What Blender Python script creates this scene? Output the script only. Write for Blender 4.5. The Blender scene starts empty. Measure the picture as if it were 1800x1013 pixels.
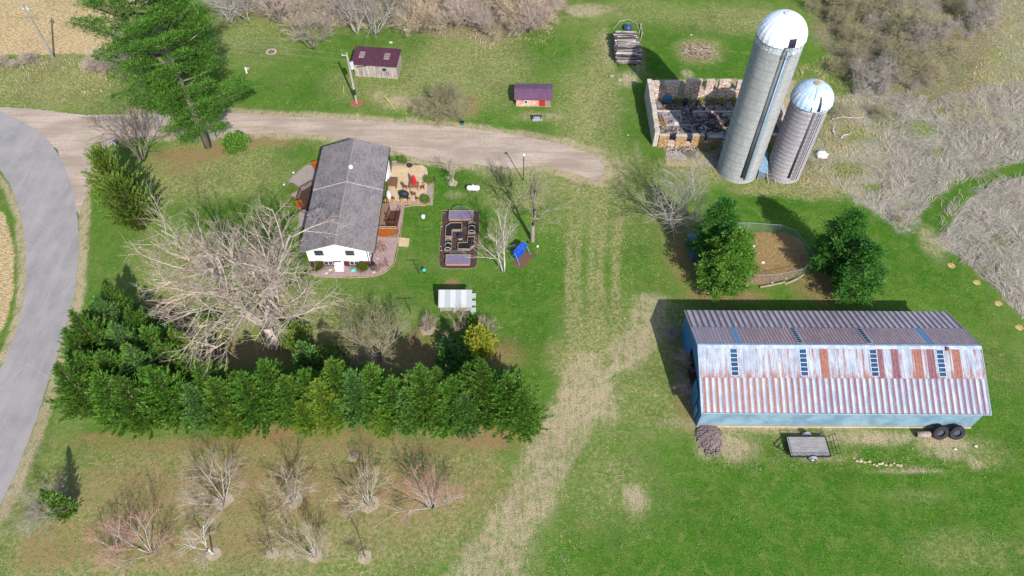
import bpy, math, random
import numpy as np
from mathutils import Vector, Matrix
random.seed(7)
S = bpy.context.scene
col = S.collection
R = math.radians

# ---------------------------------------------------------------- camera, sky, sun, exposure
FPX, CH = 1300.0, 75.0                      # focal length in photo pixels, flying height in metres
PIT = math.atan(FPX / 994.0)
CP, SP = math.cos(PIT), math.sin(PIT)
cam_d = bpy.data.cameras.new('camera')
cam = bpy.data.objects.new('camera', cam_d); col.objects.link(cam)
cam_d.sensor_width = 36.0; cam_d.lens = 36.0 * FPX / 1800.0
cam_d.clip_start = 0.5; cam_d.clip_end = 5000
cam.location = (0, 0, CH); cam.rotation_euler = (math.pi/2 - PIT, 0, 0)
S.camera = cam
SUN_EL, SUN_X, SUN_Y = R(38.5), 0.382, -0.924
w = bpy.data.worlds.new("World"); S.world = w; w.use_nodes = True
nt = w.node_tree
sky = nt.nodes.new('ShaderNodeTexSky'); sky.sky_type = 'NISHITA'; sky.sun_disc = False
sky.sun_elevation = SUN_EL; sky.sun_rotation = math.atan2(SUN_X, SUN_Y)
bg = nt.nodes['Background']; bg.inputs['Strength'].default_value = 0.145
nt.links.new(sky.outputs[0], bg.inputs[0])
sl = bpy.data.lights.new('sun', 'SUN'); sl.energy = 4.8; sl.angle = R(0.55); sl.color = (1.0, 0.955, 0.88)
so = bpy.data.objects.new('sun', sl); col.objects.link(so)
sd = Vector((SUN_X*math.cos(SUN_EL), SUN_Y*math.cos(SUN_EL), math.sin(SUN_EL)))
so.rotation_euler = sd.to_track_quat('Z', 'Y').to_euler(); so.location = sd * 200
S.view_settings.view_transform = 'Standard'; S.view_settings.look = 'None'
S.view_settings.exposure = 0.8; S.view_settings.gamma = 1.0
S.render.engine = 'CYCLES'

def G(px, py, z=0.0):
    "a point of the place seen at a pixel of the 1800x1013 photo, at height z"
    u = (px - 900) / FPX; v = -(py - 506.5) / FPX
    t = (z - CH) / (-SP + v*CP)
    return (u*t, (CP + v*SP)*t)
def GP(pts, z=0.0): return [G(a, b, z) for a, b in pts]

# ---------------------------------------------------------------- colours and materials
K = 1.75
def C(h, k=None):
    h = h.lstrip('#'); o = []
    for i in (0, 2, 4):
        v = int(h[i:i+2], 16)/255.0
        o.append((v/12.92 if v <= .04045 else ((v+.055)/1.055)**2.4) / (k or K))
    return (*o, 1.0)
class N:
    "small node-graph writer"
    def __init__(s, name):
        s.m = bpy.data.materials.new(name); s.m.use_nodes = True
        s.t = s.m.node_tree; s.b = s.t.nodes['Principled BSDF']; s.o = s.t.nodes['Material Output']
        s.tc = s.t.nodes.new('ShaderNodeTexCoord')
        s.b.inputs['Specular IOR Level'].default_value = 0.25
    def n(s, ty, **k):
        x = s.t.nodes.new(ty)
        for a, v in k.items(): setattr(x, a, v)
        return x
    def l(s, a, b): s.t.links.new(a, b)
    def put(s, inp, v):
        if hasattr(v, 'is_output'): s.l(v, inp)
        else: inp.default_value = v
    def noise(s, scale, detail=4, rough=.6, vec=None, dist=0.0):
        x = s.n('ShaderNodeTexNoise'); x.inputs['Scale'].default_value = scale
        x.inputs['Detail'].default_value = detail; x.inputs['Roughness'].default_value = rough
        x.inputs['Distortion'].default_value = dist
        s.l(vec if vec is not None else s.tc.outputs['Object'], x.inputs['Vector'])
        return x.outputs[0]
    def mapv(s, scale=(1,1,1), rot=(0,0,0), src=None):
        x = s.n('ShaderNodeMapping'); x.inputs['Scale'].default_value = scale; x.inputs['Rotation'].default_value = rot
        s.l(src if src is not None else s.tc.outputs['Object'], x.inputs['Vector']); return x.outputs[0]
    def math(s, op, a, b=0.0, clamp=False):
        x = s.n('ShaderNodeMath', operation=op, use_clamp=clamp)
        s.put(x.inputs[0], a); s.put(x.inputs[1], b); return x.outputs[0]
    def ramp(s, v, lo, hi, a=0.0, b=1.0):
        x = s.n('ShaderNodeMapRange', interpolation_type='SMOOTHSTEP')
        s.put(x.inputs[0], v); x.inputs[1].default_value = lo; x.inputs[2].default_value = hi
        x.inputs[3].default_value = a; x.inputs[4].default_value = b; return x.outputs[0]
    def mix(s, f, a, b, mode='MIX'):
        x = s.n('ShaderNodeMix', data_type='RGBA', blend_type=mode)
        s.put(x.inputs[0], f); s.put(x.inputs[6], a); s.put(x.inputs[7], b); return x.outputs[2]
    def bump(s, h, st=.3, d=.1):
        x = s.n('ShaderNodeBump'); x.inputs['Strength'].default_value = st; x.inputs['Distance'].default_value = d
        s.put(x.inputs['Height'], h); s.l(x.outputs[0], s.b.inputs['Normal'])
    def fin(s, c, rough=.85, metal=0.0):
        s.put(s.b.inputs['Base Color'], c); s.put(s.b.inputs['Roughness'], rough)
        s.b.inputs['Metallic'].default_value = metal; return s.m
_mc = {}
def pm(name, c1, c2=None, scale=3.0, rough=.8, metal=0.0, bump=0.0, stretch=(1,1,1), lo=.38, hi=.62):
    "procedural material: two tones broken up by noise, optional grain direction"
    if name in _mc: return _mc[name]
    g = N(name); v = g.mapv(stretch)
    a = g.noise(scale, 6, .65, v); f = g.ramp(a, lo, hi)
    c = g.mix(f, C(c1), C(c2 or c1))
    b = g.noise(scale*6, 3, .6, v)
    c = g.mix(g.ramp(b, .35, .65, 0, .22), c, C('#2a2622'))
    if bump: g.bump(b, bump, .03)
    g.fin(c, rough, metal); _mc[name] = g.m; return g.m

# ---------------------------------------------------------------- mesh builder
class MB:
    def __init__(s): s.v = []; s.f = []
    def add(s, vs, fs):
        o = len(s.v); s.v += [tuple(a) for a in vs]; s.f += [tuple(i+o for i in f) for f in fs]
    def hexa(s, p): s.add(p, [(0,3,2,1),(4,5,6,7),(0,1,5,4),(1,2,6,5),(2,3,7,6),(3,0,4,7)])
    def box(s, x0, x1, y0, y1, z0, z1):
        s.hexa([(x0,y0,z0),(x1,y0,z0),(x1,y1,z0),(x0,y1,z0),(x0,y0,z1),(x1,y0,z1),(x1,y1,z1),(x0,y1,z1)])
    def rbox(s, cx, cy, cz, sx, sy, sz, rz=0.0, rx=0.0, ry=0.0):
        m = Matrix.Rotation(rz,3,'Z') @ Matrix.Rotation(ry,3,'Y') @ Matrix.Rotation(rx,3,'X')
        p = []
        for z in (-.5,.5):
            for x, y in ((-.5,-.5),(.5,-.5),(.5,.5),(-.5,.5)):
                q = m @ Vector((x*sx,y*sy,z*sz)); p.append((q.x+cx,q.y+cy,q.z+cz))
        s.hexa(p)
    def prism(s, poly, z0, z1):
        n = len(poly)
        s.add([(x,y,z0) for x,y in poly]+[(x,y,z1) for x,y in poly],
              [tuple(range(n-1,-1,-1)), tuple(range(n,2*n))]+[(i,(i+1)%n,n+(i+1)%n,n+i) for i in range(n)])
    def tube(s, pts, rad, n=6, cap=True):
        P = [Vector(p) for p in pts]; m = len(P); rings = []
        if not hasattr(rad, '__len__'): rad = [rad]*m
        u = None
        for i in range(m):
            d = (P[min(i+1,m-1)] - P[max(i-1,0)])
            if d.length < 1e-9: d = Vector((0,0,1))
            d.normalize()
            if u is None: u = d.orthogonal().normalized()
            u = (u - d*u.dot(d))
            u = u.normalized() if u.length > 1e-6 else d.orthogonal().normalized()
            w_ = d.cross(u)
            rings.append([tuple(P[i] + (u*math.cos(2*math.pi*k/n)+w_*math.sin(2*math.pi*k/n))*rad[i]) for k in range(n)])
        vs = [q for r_ in rings for q in r_]; fs = []
        for i in range(m-1):
            for k in range(n): fs.append((i*n+k, i*n+(k+1)%n, (i+1)*n+(k+1)%n, (i+1)*n+k))
        if cap: fs += [tuple(range(n-1,-1,-1)), tuple(range((m-1)*n, m*n))]
        s.add(vs, fs)
    def lathe(s, prof, n=24, cx=0, cy=0, capb=True, capt=True, wave=None):
        vs = []
        for r_, z in prof:
            for k in range(n):
                a = 2*math.pi*k/n; q = r_*(1+(wave(k) if wave else 0)); vs.append((cx+q*math.cos(a), cy+q*math.sin(a), z))
        m = len(prof)
        fs = [(i*n+k, i*n+(k+1)%n, (i+1)*n+(k+1)%n, (i+1)*n+k) for i in range(m-1) for k in range(n)]
        if capb: fs.append(tuple(range(n-1,-1,-1)))
        if capt: fs.append(tuple(range((m-1)*n, m*n)))
        s.add(vs, fs)
    def blob(s, cx, cy, cz, rx, ry, rz, n=10, m=6, jit=.12, seed=1):
        rr = random.Random(seed); vs = []; fs = []
        for i in range(m+1):
            th = math.pi*i/m
            for k in range(n):
                a = 2*math.pi*k/n; j = 1+rr.uniform(-jit,jit) if 0 < i < m else 1
                vs.append((cx+rx*math.sin(th)*math.cos(a)*j, cy+ry*math.sin(th)*math.sin(a)*j, cz+rz*math.cos(th)*j))
        for i in range(m):
            for k in range(n): fs.append((i*n+k, (i+1)*n+k, (i+1)*n+(k+1)%n, i*n+(k+1)%n))
        s.add(vs, fs)
    def build(s, name, m, parent=None, smooth=False, loc=None):
        me = bpy.data.meshes.new(name); me.from_pydata(s.v, [], s.f); me.materials.append(m)
        if smooth: me.polygons.foreach_set('use_smooth', [True]*len(me.polygons))
        me.update()
        o = bpy.data.objects.new(name, me); col.objects.link(o)
        if parent is not None: o.parent = parent
        if loc is not None: o.location = loc
        return o
def np_obj(name, V, F, m, parent=None, nside=4):
    me = bpy.data.meshes.new(name); nv = len(V); nf = len(F)
    me.vertices.add(nv); me.vertices.foreach_set('co', np.ascontiguousarray(V, dtype=np.float32).ravel())
    me.loops.add(nf*nside); me.loops.foreach_set('vertex_index', np.ascontiguousarray(F, dtype=np.int32).ravel())
    me.polygons.add(nf); me.polygons.foreach_set('loop_start', np.arange(0, nf*nside, nside, dtype=np.int32))
    me.update(calc_edges=True); me.materials.append(m)
    o = bpy.data.objects.new(name, me); col.objects.link(o)
    if parent is not None: o.parent = parent
    return o
def tag(o, label=None, cat=None, group=None, kind=None):
    if label: o['label'] = label
    if cat: o['category'] = cat
    if group: o['group'] = group
    if kind: o['kind'] = kind
    return o
def thing(name, label, cat, loc=(0,0,0), rz=0.0, group=None):
    o = bpy.data.objects.new(name, None); col.objects.link(o)
    o.location = loc if len(loc) == 3 else (*loc, 0); o.rotation_euler = (0,0,rz); o.empty_display_size = .3
    return tag(o, label, cat, group)
def dup(root, loc, rz=0.0, sc=1.0, label=None, cat=None, group=None):
    r = root.copy(); col.objects.link(r); r.location = loc if len(loc) == 3 else (*loc, 0)
    r.rotation_euler = (0,0,rz); r.scale = (sc, sc, sc) if not hasattr(sc, '__len__') else sc
    if label: r['label'] = label
    if cat: r['category'] = cat
    if group: r['group'] = group
    for ch in list(root.children):
        c = ch.copy(); col.objects.link(c); c.parent = r
        for g in ch.children:
            d = g.copy(); col.objects.link(d); d.parent = c
    return r

# ---------------------------------------------------------------- value noise for masks
def fbm(x, y, sc, seed, octv=4):
    rs = np.random.RandomState(seed); out = np.zeros_like(x); amp = 1; tot = 0
    T = rs.rand(256, 256)
    for o in range(octv):
        u = x/sc*(2**o)+17.3*o; v = y/sc*(2**o)+9.1*o
        i = np.floor(u).astype(int); j = np.floor(v).astype(int); a = u-i; b = v-j
        a = a*a*(3-2*a); b = b*b*(3-2*b)
        t = lambda p, q: T[p % 256, q % 256]
        out += amp*((t(i,j)*(1-a)+t(i+1,j)*a)*(1-b)+(t(i,j+1)*(1-a)+t(i+1,j+1)*a)*b)
        tot += amp; amp *= .55
    return out/tot
def sstep(a, b, x):
    t = np.clip((x-a)/(b-a), 0, 1); return t*t*(3-2*t)
def sd_poly(X, Y, P):
    d = np.full(X.shape, 1e9); ins = np.zeros(X.shape, bool); n = len(P)
    for i in range(n):
        x0, y0 = P[i]; x1, y1 = P[(i+1) % n]
        ex, ey = x1-x0, y1-y0; t = np.clip(((X-x0)*ex+(Y-y0)*ey)/(ex*ex+ey*ey+1e-9), 0, 1)
        d = np.minimum(d, np.hypot(X-x0-t*ex, Y-y0-t*ey))
        c = ((y0 > Y) != (y1 > Y)) & (X < (x1-x0)*(Y-y0)/((y1-y0) if abs(y1-y0) > 1e-9 else 1e-9)+x0)
        ins ^= c
    return np.where(ins, -d, d)
def sd_line(X, Y, P):
    d = np.full(X.shape, 1e9)
    for i in range(len(P)-1):
        x0, y0 = P[i]; x1, y1 = P[i+1]; ex, ey = x1-x0, y1-y0
        t = np.clip(((X-x0)*ex+(Y-y0)*ey)/(ex*ex+ey*ey+1e-9), 0, 1)
        d = np.minimum(d, np.hypot(X-x0-t*ex, Y-y0-t*ey))
    return d

# ---------------------------------------------------------------- ground sheet with colour masks
exec_ops = []
def E(ch, v, px, py, rx, ry, f=.45): exec_ops.append(('E', ch, v, px, py, rx, ry, f))
def PO(ch, v, pts, f=1.2, nz=1.5): exec_ops.append(('P', ch, v, pts, f, nz))
def LI(ch, v, pts, wd, f=1.0, nz=1.2): exec_ops.append(('L', ch, v, pts, wd, f, nz))
DRY, BARE, NEED, THAT, FIELD, LUSH, BRUSH, SAND = range(8)
# --- lawn: deeper green areas
for a in [(1480,920,400,120,.8),(1700,860,160,110,.7),(1290,840,140,60,.6),(1400,980,300,60,.8),(1600,430,120,70,.8),(1400,352,110,25,1.0),(1740,700,70,110,.75),(1180,70,90,40,.8),
          (1280,60,60,60,.7),(1000,95,90,30,.55),(930,90,60,50,.7),(1100,420,50,60,.75),(1060,470,40,60,.5),(1130,130,50,60,.8),(950,560,60,110,.7),
          (860,560,60,60,.7),(620,520,120,25,.6),(680,500,90,20,.7),(800,310,80,60,.8),(760,380,40,90,.6),(520,270,50,25,.7),(480,320,60,30,.4),(510,150,90,40,.65),
          (560,170,70,25,.7),(690,60,50,20,.6),(722,110,25,35,.9),(1000,440,30,90,.5),(960,470,50,50,.6),(970,640,40,60,.5),(1120,620,50,60,.3),
          (880,860,90,70,.45),(650,790,60,40,.4),(240,830,60,50,.7),(170,790,40,80,.5),(190,480,40,60,.6),(210,400,30,50,.4),
          (60,170,60,15,.6),(1110,800,80,60,.4),(1560,780,140,30,.7),(1450,850,200,40,.6),(1300,860,120,60,.6),(580,580,60,40,.3),(1540,60,10,20,.4),
          (980,190,60,40,.4),(860,200,60,25,.5),(1050,560,20,60,.3),(440,95,60,30,.35),(1120,240,35,50,.7),(1290,120,70,25,.9),(1205,120,60,20,.9),(1150,350,60,20,.3)]:
    E(LUSH, a[4], *a[:4], .8)
# --- dry lawn
for a in [(300,900,260,110,.85),(600,870,260,90,.78),(500,960,260,60,.7),(720,820,120,60,.7),(200,960,130,60,.8),(60,960,70,70,.6),(790,130,120,60,.66),(720,60,30,30,.3),
          (860,100,60,50,.6),(1030,200,50,90,.62),(1060,130,22,80,.7),(1045,380,60,60,.5),(1040,600,60,70,.5),(1110,560,40,50,.45),(600,560,120,60,.6),(480,700,20,20,.3),
          (470,230,120,25,.7),(420,300,90,50,.62),(320,300,70,50,.7),(300,460,90,60,.55),(1000,310,110,40,.7),(900,340,60,30,.55),(100,140,140,60,.72),(450,60,100,50,.55),
          (620,150,60,30,.5),(690,175,40,20,.8),(1100,330,60,60,.5),(1180,590,60,60,.6),(1140,700,90,60,.5),(1080,850,90,80,.45),(1700,970,120,40,.42),
          (1740,640,60,60,.3),(1610,870,60,12,.4),(1730,800,50,30,.45),(1230,90,40,22,.9),(1300,35,120,25,.65),(1120,20,100,20,.5),(930,20,60,25,.5),
          (1240,300,60,22,.8),(1380,333,80,12,.85),(1440,330,60,20,.8),(1500,240,60,70,.7),(640,500,60,20,.3),(1020,640,50,40,.7)]:
    E(DRY, min(a[4],.9), *a[:4], .75)
for x in (1008,1022,1047,1062,1090):
    LI(DRY, .7, [(x,330),(x-8,480),(x-4,640)], .28, .5, .6)
LI(DRY, .8, [(1040,120),(1046,180),(1035,230),(1010,260)], .35, .8, .6); LI(DRY, .8, [(1022,160),(1028,200),(1015,250)], .3, .8, .6)
E(NEED, .62, 480, 860, 380, 75, .7); E(NEED, .55, 330, 950, 330, 50, .7); E(NEED, .6, 80, 965, 70, 40, .7); E(NEED, .55, 500, 785, 400, 22, .6)
# --- worn track
LI(BARE, .6, [(1030,640),(1010,700),(985,770),(960,840),(920,890),(880,940),(830,1013),(780,1080)], 1.1, 1.8, 1.6)
LI(BARE, .58, [(1000,720),(985,800),(945,880),(905,950),(870,1013)], .9, 1.8, 1.6)
LI(BARE, .5, [(1040,690),(1020,740),(985,800)], .8, 1.6, 1.6)
PO(BARE, .82, [(985,670),(1080,668),(1082,735),(1040,745),(985,790),(950,800),(915,835),(905,825),(945,760),(960,735)], 1.8, 1.6)
PO(BARE, .5, [(930,870),(985,850),(965,930),(930,1030),(780,1060),(840,980),(870,925)], 2.2, 2.0)
LI(BARE, .7, [(1150,572),(1115,612),(1085,645),(1050,668)], .45, .8, .7)
LI(BARE, .55, [(1145,540),(1140,580),(1100,620)], 1.5, 1.6, 1.4)
for a in [(1118,878,20,24,1),(668,170,14,10,.6),(700,178,22,12,.8),(1030,18,36,10,.85),(1370,745,160,16,.9),(1520,770,120,14,.75),(1290,785,40,26,.85),(1440,805,50,8,.6),(1655,782,44,22,.9),
          (1590,828,60,5,.7),(1715,815,14,12,.7),(1600,826,30,4,.8),(735,178,8,10,.4),(950,205,40,8,.5),(1030,655,30,20,.6),(1240,790,20,20,.5),(885,300,60,10,.5),(1000,275,60,18,.6),
          (1070,90,10,40,.5),(1120,105,14,40,.5),(1105,140,18,14,.8),(1208,130,10,8,.6),(1120,265,10,20,.3),(160,310,12,40,.7),(30,455,4,60,.3),(1640,425,20,30,.5),(800,342,16,8,.4)]:
    E(BARE, a[4], *a[:4], .75)
LI(BARE, .8, [(152,300),(150,350),(146,430),(140,510),(120,590),(92,690),(62,770),(30,850),(0,910)], .4, .7, .6)
LI(BARE, .8, [(-20,300),(16,335),(34,385),(41,440),(41,500),(33,555),(8,622),(-20,680)], .35, .6, .6)
LI(BARE, .75, [(230,198),(420,197),(520,203),(640,209),(740,215),(840,225),(920,237),(990,251),(1046,268),(1072,300),(1055,322),(1010,309),(960,293),(900,299)], .35, 1.2, 1.0); LI(BARE, .7, [(850,293),(790,291),(740,285),(700,271),(640,253),(560,241),(480,237),(400,239),(330,241),(260,243)], .3, 1.0, 1.0); E(BARE, .6, 1065, 300, 40, 22, .9)
# --- needle litter, leaf litter
for a in [(170,770,60,12,.7),(480,760,70,26,.95),(850,770,60,22,.95),(660,775,80,10,.6),(380,776,90,10,.6),(450,250,70,10,.8),(330,275,60,14,.9),(310,300,40,10,.6),(390,262,30,14,.9),(560,235,40,8,.5),
          (1250,515,50,16,.95),(1310,522,40,9,.8),(1200,440,28,60,.8),(1175,400,30,40,.45),(1450,505,50,24,.9),(1210,700,24,50,.7),(340,880,40,30,.4),(755,860,60,50,.55),(500,850,50,60,.45),
          (640,850,50,40,.4),(240,930,60,40,.5),(600,760,120,14,.6),(60,960,50,40,.5),(100,950,50,40,.6),(795,498,12,8,.9),(753,580,16,12,.8),(725,598,10,8,.8),(470,560,90,70,.45),(440,620,120,26,.9),
          (700,625,200,26,.9),(560,610,60,30,.6),(1190,620,24,30,.35),(830,620,80,24,.8),(345,460,40,30,.4),(270,600,60,80,.8),(830,185,14,18,.7),(200,110,50,20,.4),(600,20,200,18,.5)]:
    E(NEED, a[4]*.95, *a[:4], .85)
# --- brush floor, thatch, stubble
PO(BRUSH, .8, [(330,-60),(1000,-60),(1000,10),(960,45),(900,62),(860,80),(800,72),(740,55),(690,45),(600,55),(520,35),(430,20),(380,10)], 1.6, 3)
PO(BRUSH, .75, [(1415,-60),(1800,-60),(1760,40),(1740,110),(1700,170),(1640,210),(1560,170),(1480,120),(1430,60)], 2, 3)
E(BRUSH, .6, 200, 110, 60, 18, .6); E(BRUSH, .7, 775, 185, 50, 26, .5); E(BRUSH, .8, 1225, 90, 32, 16, .5); E(BRUSH, .55, 60, 110, 60, 12, .6); E(BRUSH, .8, 1210, 660, 22, 60, .5)
PO(THAT, .8, [(1465,170),(1530,150),(1640,180),(1720,160),(1900,120),(1900,280),(1800,288),(1740,300),(1690,320),(1640,345),(1605,395),(1580,400),(1540,375),(1500,345),(1440,320),(1430,280)], 1.3, 2.4)
PO(THAT, .8, [(1900,290),(1800,306),(1740,318),(1700,335),(1670,360),(1650,400),(1636,422),(1690,455),(1740,500),(1800,560),(1900,640)], .7, 1.0)
PO(DRY, .9, [(1730,-60),(1990,-60),(1900,200),(1700,230),(1650,210),(1720,110)], 2, 3)
PO(THAT, .45, [(1740,-60),(1990,-60),(1900,200),(1740,200)], 2, 3)
PO(THAT, .5, [(1400,250),(1460,200),(1500,330),(1420,335)], 1.5, 2)
PO(FIELD, 1, [(-500,-200),(330,-200),(240,40),(190,100),(100,95),(-500,100)], 1.0, 1.0)
PO(FIELD, 1, [(-300,330),(-40,330),(10,380),(24,440),(24,500),(14,560),(-14,620),(-100,760),(-300,900)], .8, .8)
PO(SAND, 1, [(1255,425),(1318,410),(1385,410),(1410,425),(1425,460),(1395,485),(1340,500),(1290,500),(1245,470)], .3, .4)
PO(BARE, .9, [(1168,246),(1225,246),(1228,292),(1172,292)], .4, .3)
PO(BARE, .85, [(1150,140),(1400,140),(1400,250),(1160,250)], .4, .3)
E(THAT, .9, 1260, 280, 40, 14, .5); E(THAT, .7, 1325, 290, 90, 16, .6)

LI(THAT, -1, [(1640,408),(1680,350),(1730,315),(1800,297),(1900,285)], .9, .5, .5); LI(LUSH, .9, [(1600,420),(1650,375),(1690,340),(1740,315),(1800,297),(1900,285)], 1.0, 1, .5)
for a in ((1500,235,30,18),(1560,210,26,14),(1490,300,30,14),(1540,330,24,8),(1660,190,40,12),(1720,90,30,16),(1610,225,30,12),(1700,230,20,10),(1650,270,24,8),(1760,420,20,12),(1750,480,24,12)):
    E(THAT, -.85, *a, .8); E(DRY, .5, *a, .8)
def seg(a, b, st): return list(np.arange(a, b, st))
xs = np.array([-2500,-1200,-600,-300,-200,-160]+seg(-135,135.1,.42)+[160,200,300,600,1200,2500], float)
ys = np.array([-1500,-600,-200,-60,-20,0]+seg(12,142,.42)+[150,170,200,260,400,800,1500,3000], float)
Xg, Yg = np.meshgrid(xs, ys)
n1 = fbm(Xg, Yg, 9, 1); n2 = fbm(Xg, Yg, 2.2, 2); n3 = fbm(Xg, Yg, 28, 3)
M = [np.zeros_like(Xg) for _ in range(8)]
M[DRY] += .17 + .9*(n1-.5) + .5*(n3-.5)
M[LUSH] += .34 + .5*(fbm(Xg, Yg, 7, 8)-.5)
far = (np.abs(Xg) > 130) | (Yg > 138) | (Yg < 11); M[THAT][far] = .5
for op in exec_ops:
    ch, v = op[1], op[2]
    if op[0] == 'E':
        _, _, _, px, py, rx, ry, f = op
        cx, cy = G(px, py); ax = (G(px+rx, py)[0]-G(px-rx, py)[0])/2; ay = abs(G(px, py-ry)[1]-G(px, py+ry)[1])/2
        d = np.hypot((Xg-cx)/ax, (Yg-cy)/ay) + (n2-.5)*.7*min(1, 3/ax+.3) + (n1-.5)*.5
        m = 1-sstep(1-f, 1+f, d)
    elif op[0] == 'P':
        d = sd_poly(Xg, Yg, GP(op[3])) + (n2-.5)*2*op[5]*.6 + (n1-.5)*op[5]
        m = 1-sstep(-op[4], op[4], d)
    else:
        d = sd_line(Xg, Yg, GP(op[3])) + (n2-.5)*op[6]*1.2
        m = 1-sstep(op[4], op[4]+op[5], d)
    M[ch] = M[ch]*(1-m) + v*m if ch in (DRY, LUSH) else (M[ch]*(1+v*m) if v < 0 else np.maximum(M[ch], v*m))
    if ch == LUSH: M[DRY] = M[DRY]*(1-m*.75*v)
nx, ny = len(xs), len(ys)
Vg = np.stack([Xg.ravel(), Yg.ravel(), np.zeros(nx*ny)], 1)
ii = (np.arange(ny-1)[:, None]*nx + np.arange(nx-1)[None]).ravel()
Fg = np.stack([ii, ii+1, ii+nx+1, ii+nx], 1)

g = N('meadow')
a1 = g.n('ShaderNodeAttribute', attribute_name='cover_a'); a2 = g.n('ShaderNodeAttribute', attribute_name='cover_b')
s1 = g.n('ShaderNodeSeparateColor'); s2 = g.n('ShaderNodeSeparateColor'); g.l(a1.outputs[0], s1.inputs[0]); g.l(a2.outputs[0], s2.inputs[0])
dry, bare, need, that = s1.outputs[0], s1.outputs[1], s1.outputs[2], a1.outputs['Alpha']
field, lush, brush, sand = s2.outputs[0], s2.outputs[1], s2.outputs[2], a2.outputs['Alpha']
nA = g.noise(.55, 5, .62); nB = g.noise(2.4, 6, .72, dist=.4); nC = g.noise(9, 4, .7); nD = g.noise(26, 2, .6)
nS = g.noise(1.6, 6, .7, g.mapv((1, 6, 1), (0, 0, .12)))
nW = g.noise(3.0, 5, .75, g.mapv((1, 1, 1)), dist=3.0)
nE = g.noise(1.1, 5, .7, dist=.6)
nZ = g.ramp(g.math('ADD', g.math('MULTIPLY', nB, .4), g.math('ADD', g.math('MULTIPLY', nE, .35), g.math('MULTIPLY', nC, .25))), .40, .60)
nT = g.noise(1.5, 6, .75, g.mapv((1.6, .28, 1), (0, 0, .12)), dist=.5)
nZt = g.ramp(g.math('ADD', g.math('MULTIPLY', nT, .34), g.math('ADD', g.math('MULTIPLY', nE, .33), g.math('MULTIPLY', nC, .33))), .42, .58)
def over(c, m, gain, c2a, c2b, nn, w_=.16, nz=None):
    f = g.ramp(g.math('MULTIPLY', m, g.math('ADD', g.math('MULTIPLY', nz if nz is not None else nZ, gain), 1-gain*.5)), .5-w_, .5+w_)
    return g.mix(f, c, g.mix(g.ramp(nn, .3, .7), C(c2a), C(c2b)))
gr = g.mix(g.ramp(nC, .35, .65), C('#3c6c20'), C('#7aa83e'))
gr = g.mix(g.ramp(nE, .4, .62, 0, .55), gr, C('#54802e'))
gr = g.mix(g.ramp(nA, .38, .62, 0, .5), gr, C('#869c4c'))
lu = g.mix(g.ramp(nC, .35, .65), C('#2a5412'), C('#639a2e')); lu = g.mix(g.ramp(nE, .4, .65, 0, .6), lu, C('#417c20'))
c = g.mix(g.ramp(g.math('MULTIPLY', lush, g.math('ADD', nZ, .5)), .15, .8), gr, lu)
nP = g.noise(.75, 8, .78, dist=.8); nQ = g.noise(.3, 6, .7, g.mapv((1, 1, 1), (0, 0, .4)))
c = g.mix(g.ramp(nP, .50, .66, 0, .6), c, C('#93985a')); c = g.mix(g.ramp(nQ, .46, .60, 0, .38), c, C('#77903e')); c = g.mix(g.ramp(g.noise(1.9, 7, .8), .53, .68, 0, .5), c, C('#2c4f18'))
c = over(c, dry, 1.1, '#7c8a44', '#c2b688', nB, .45)
c = over(c, need, 1.1, '#8f7450', '#bf9e76', nC, .5)
c = over(c, brush, 1.2, '#7f6f58', '#b8a88e', nB, .45)
c = over(c, that, 1.2, '#91877a', '#dbd0c4', nW, .45)
c = over(c, bare, 1.15, '#a8926e', '#e6d4b4', nC, .5, nZt)
c = over(c, field, .6, '#b4935f', '#f2dcb2', g.ramp(nS, .38, .62), .2)
c = over(c, sand, .2, '#9a7c52', '#c2a276', nB, .15)
c = g.mix(g.ramp(nD, .3, .7, .0, .3), c, C('#2b2c18')); c = g.mix(g.ramp(g.noise(.16, 4, .65), .45, .7, 0, .22), c, C('#3a4a20')); c = g.mix(g.ramp(g.noise(3.2, 8, .85), .50, .66, 0, .5), c, C('#343c1c')); c = g.mix(g.ramp(g.noise(5.2, 6, .85, dist=.5), .55, .70, 0, .42), c, C('#c8c09a'))
c = g.mix(g.ramp(g.noise(7.5, 1, .4), .72, .77, 0, .5), c, C('#d9d6bb'))
g.bump(g.math('ADD', nC, g.math('MULTIPLY', nB, .8)), .7, .12); g.fin(c, 1.0); g.b.inputs['Specular IOR Level'].default_value = 0.0
gnd = np_obj('ground', Vg, Fg, g.m); tag(gnd, kind='structure')
for nm, idx in (('cover_a', (0,1,2,3)), ('cover_b', (4,5,6,7))):
    at = gnd.data.color_attributes.new(nm, 'FLOAT_COLOR', 'POINT')
    at.data.foreach_set('color', np.clip(np.stack([M[i].ravel() for i in idx], 1), 0, 1.2).astype(np.float32).ravel())

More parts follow.
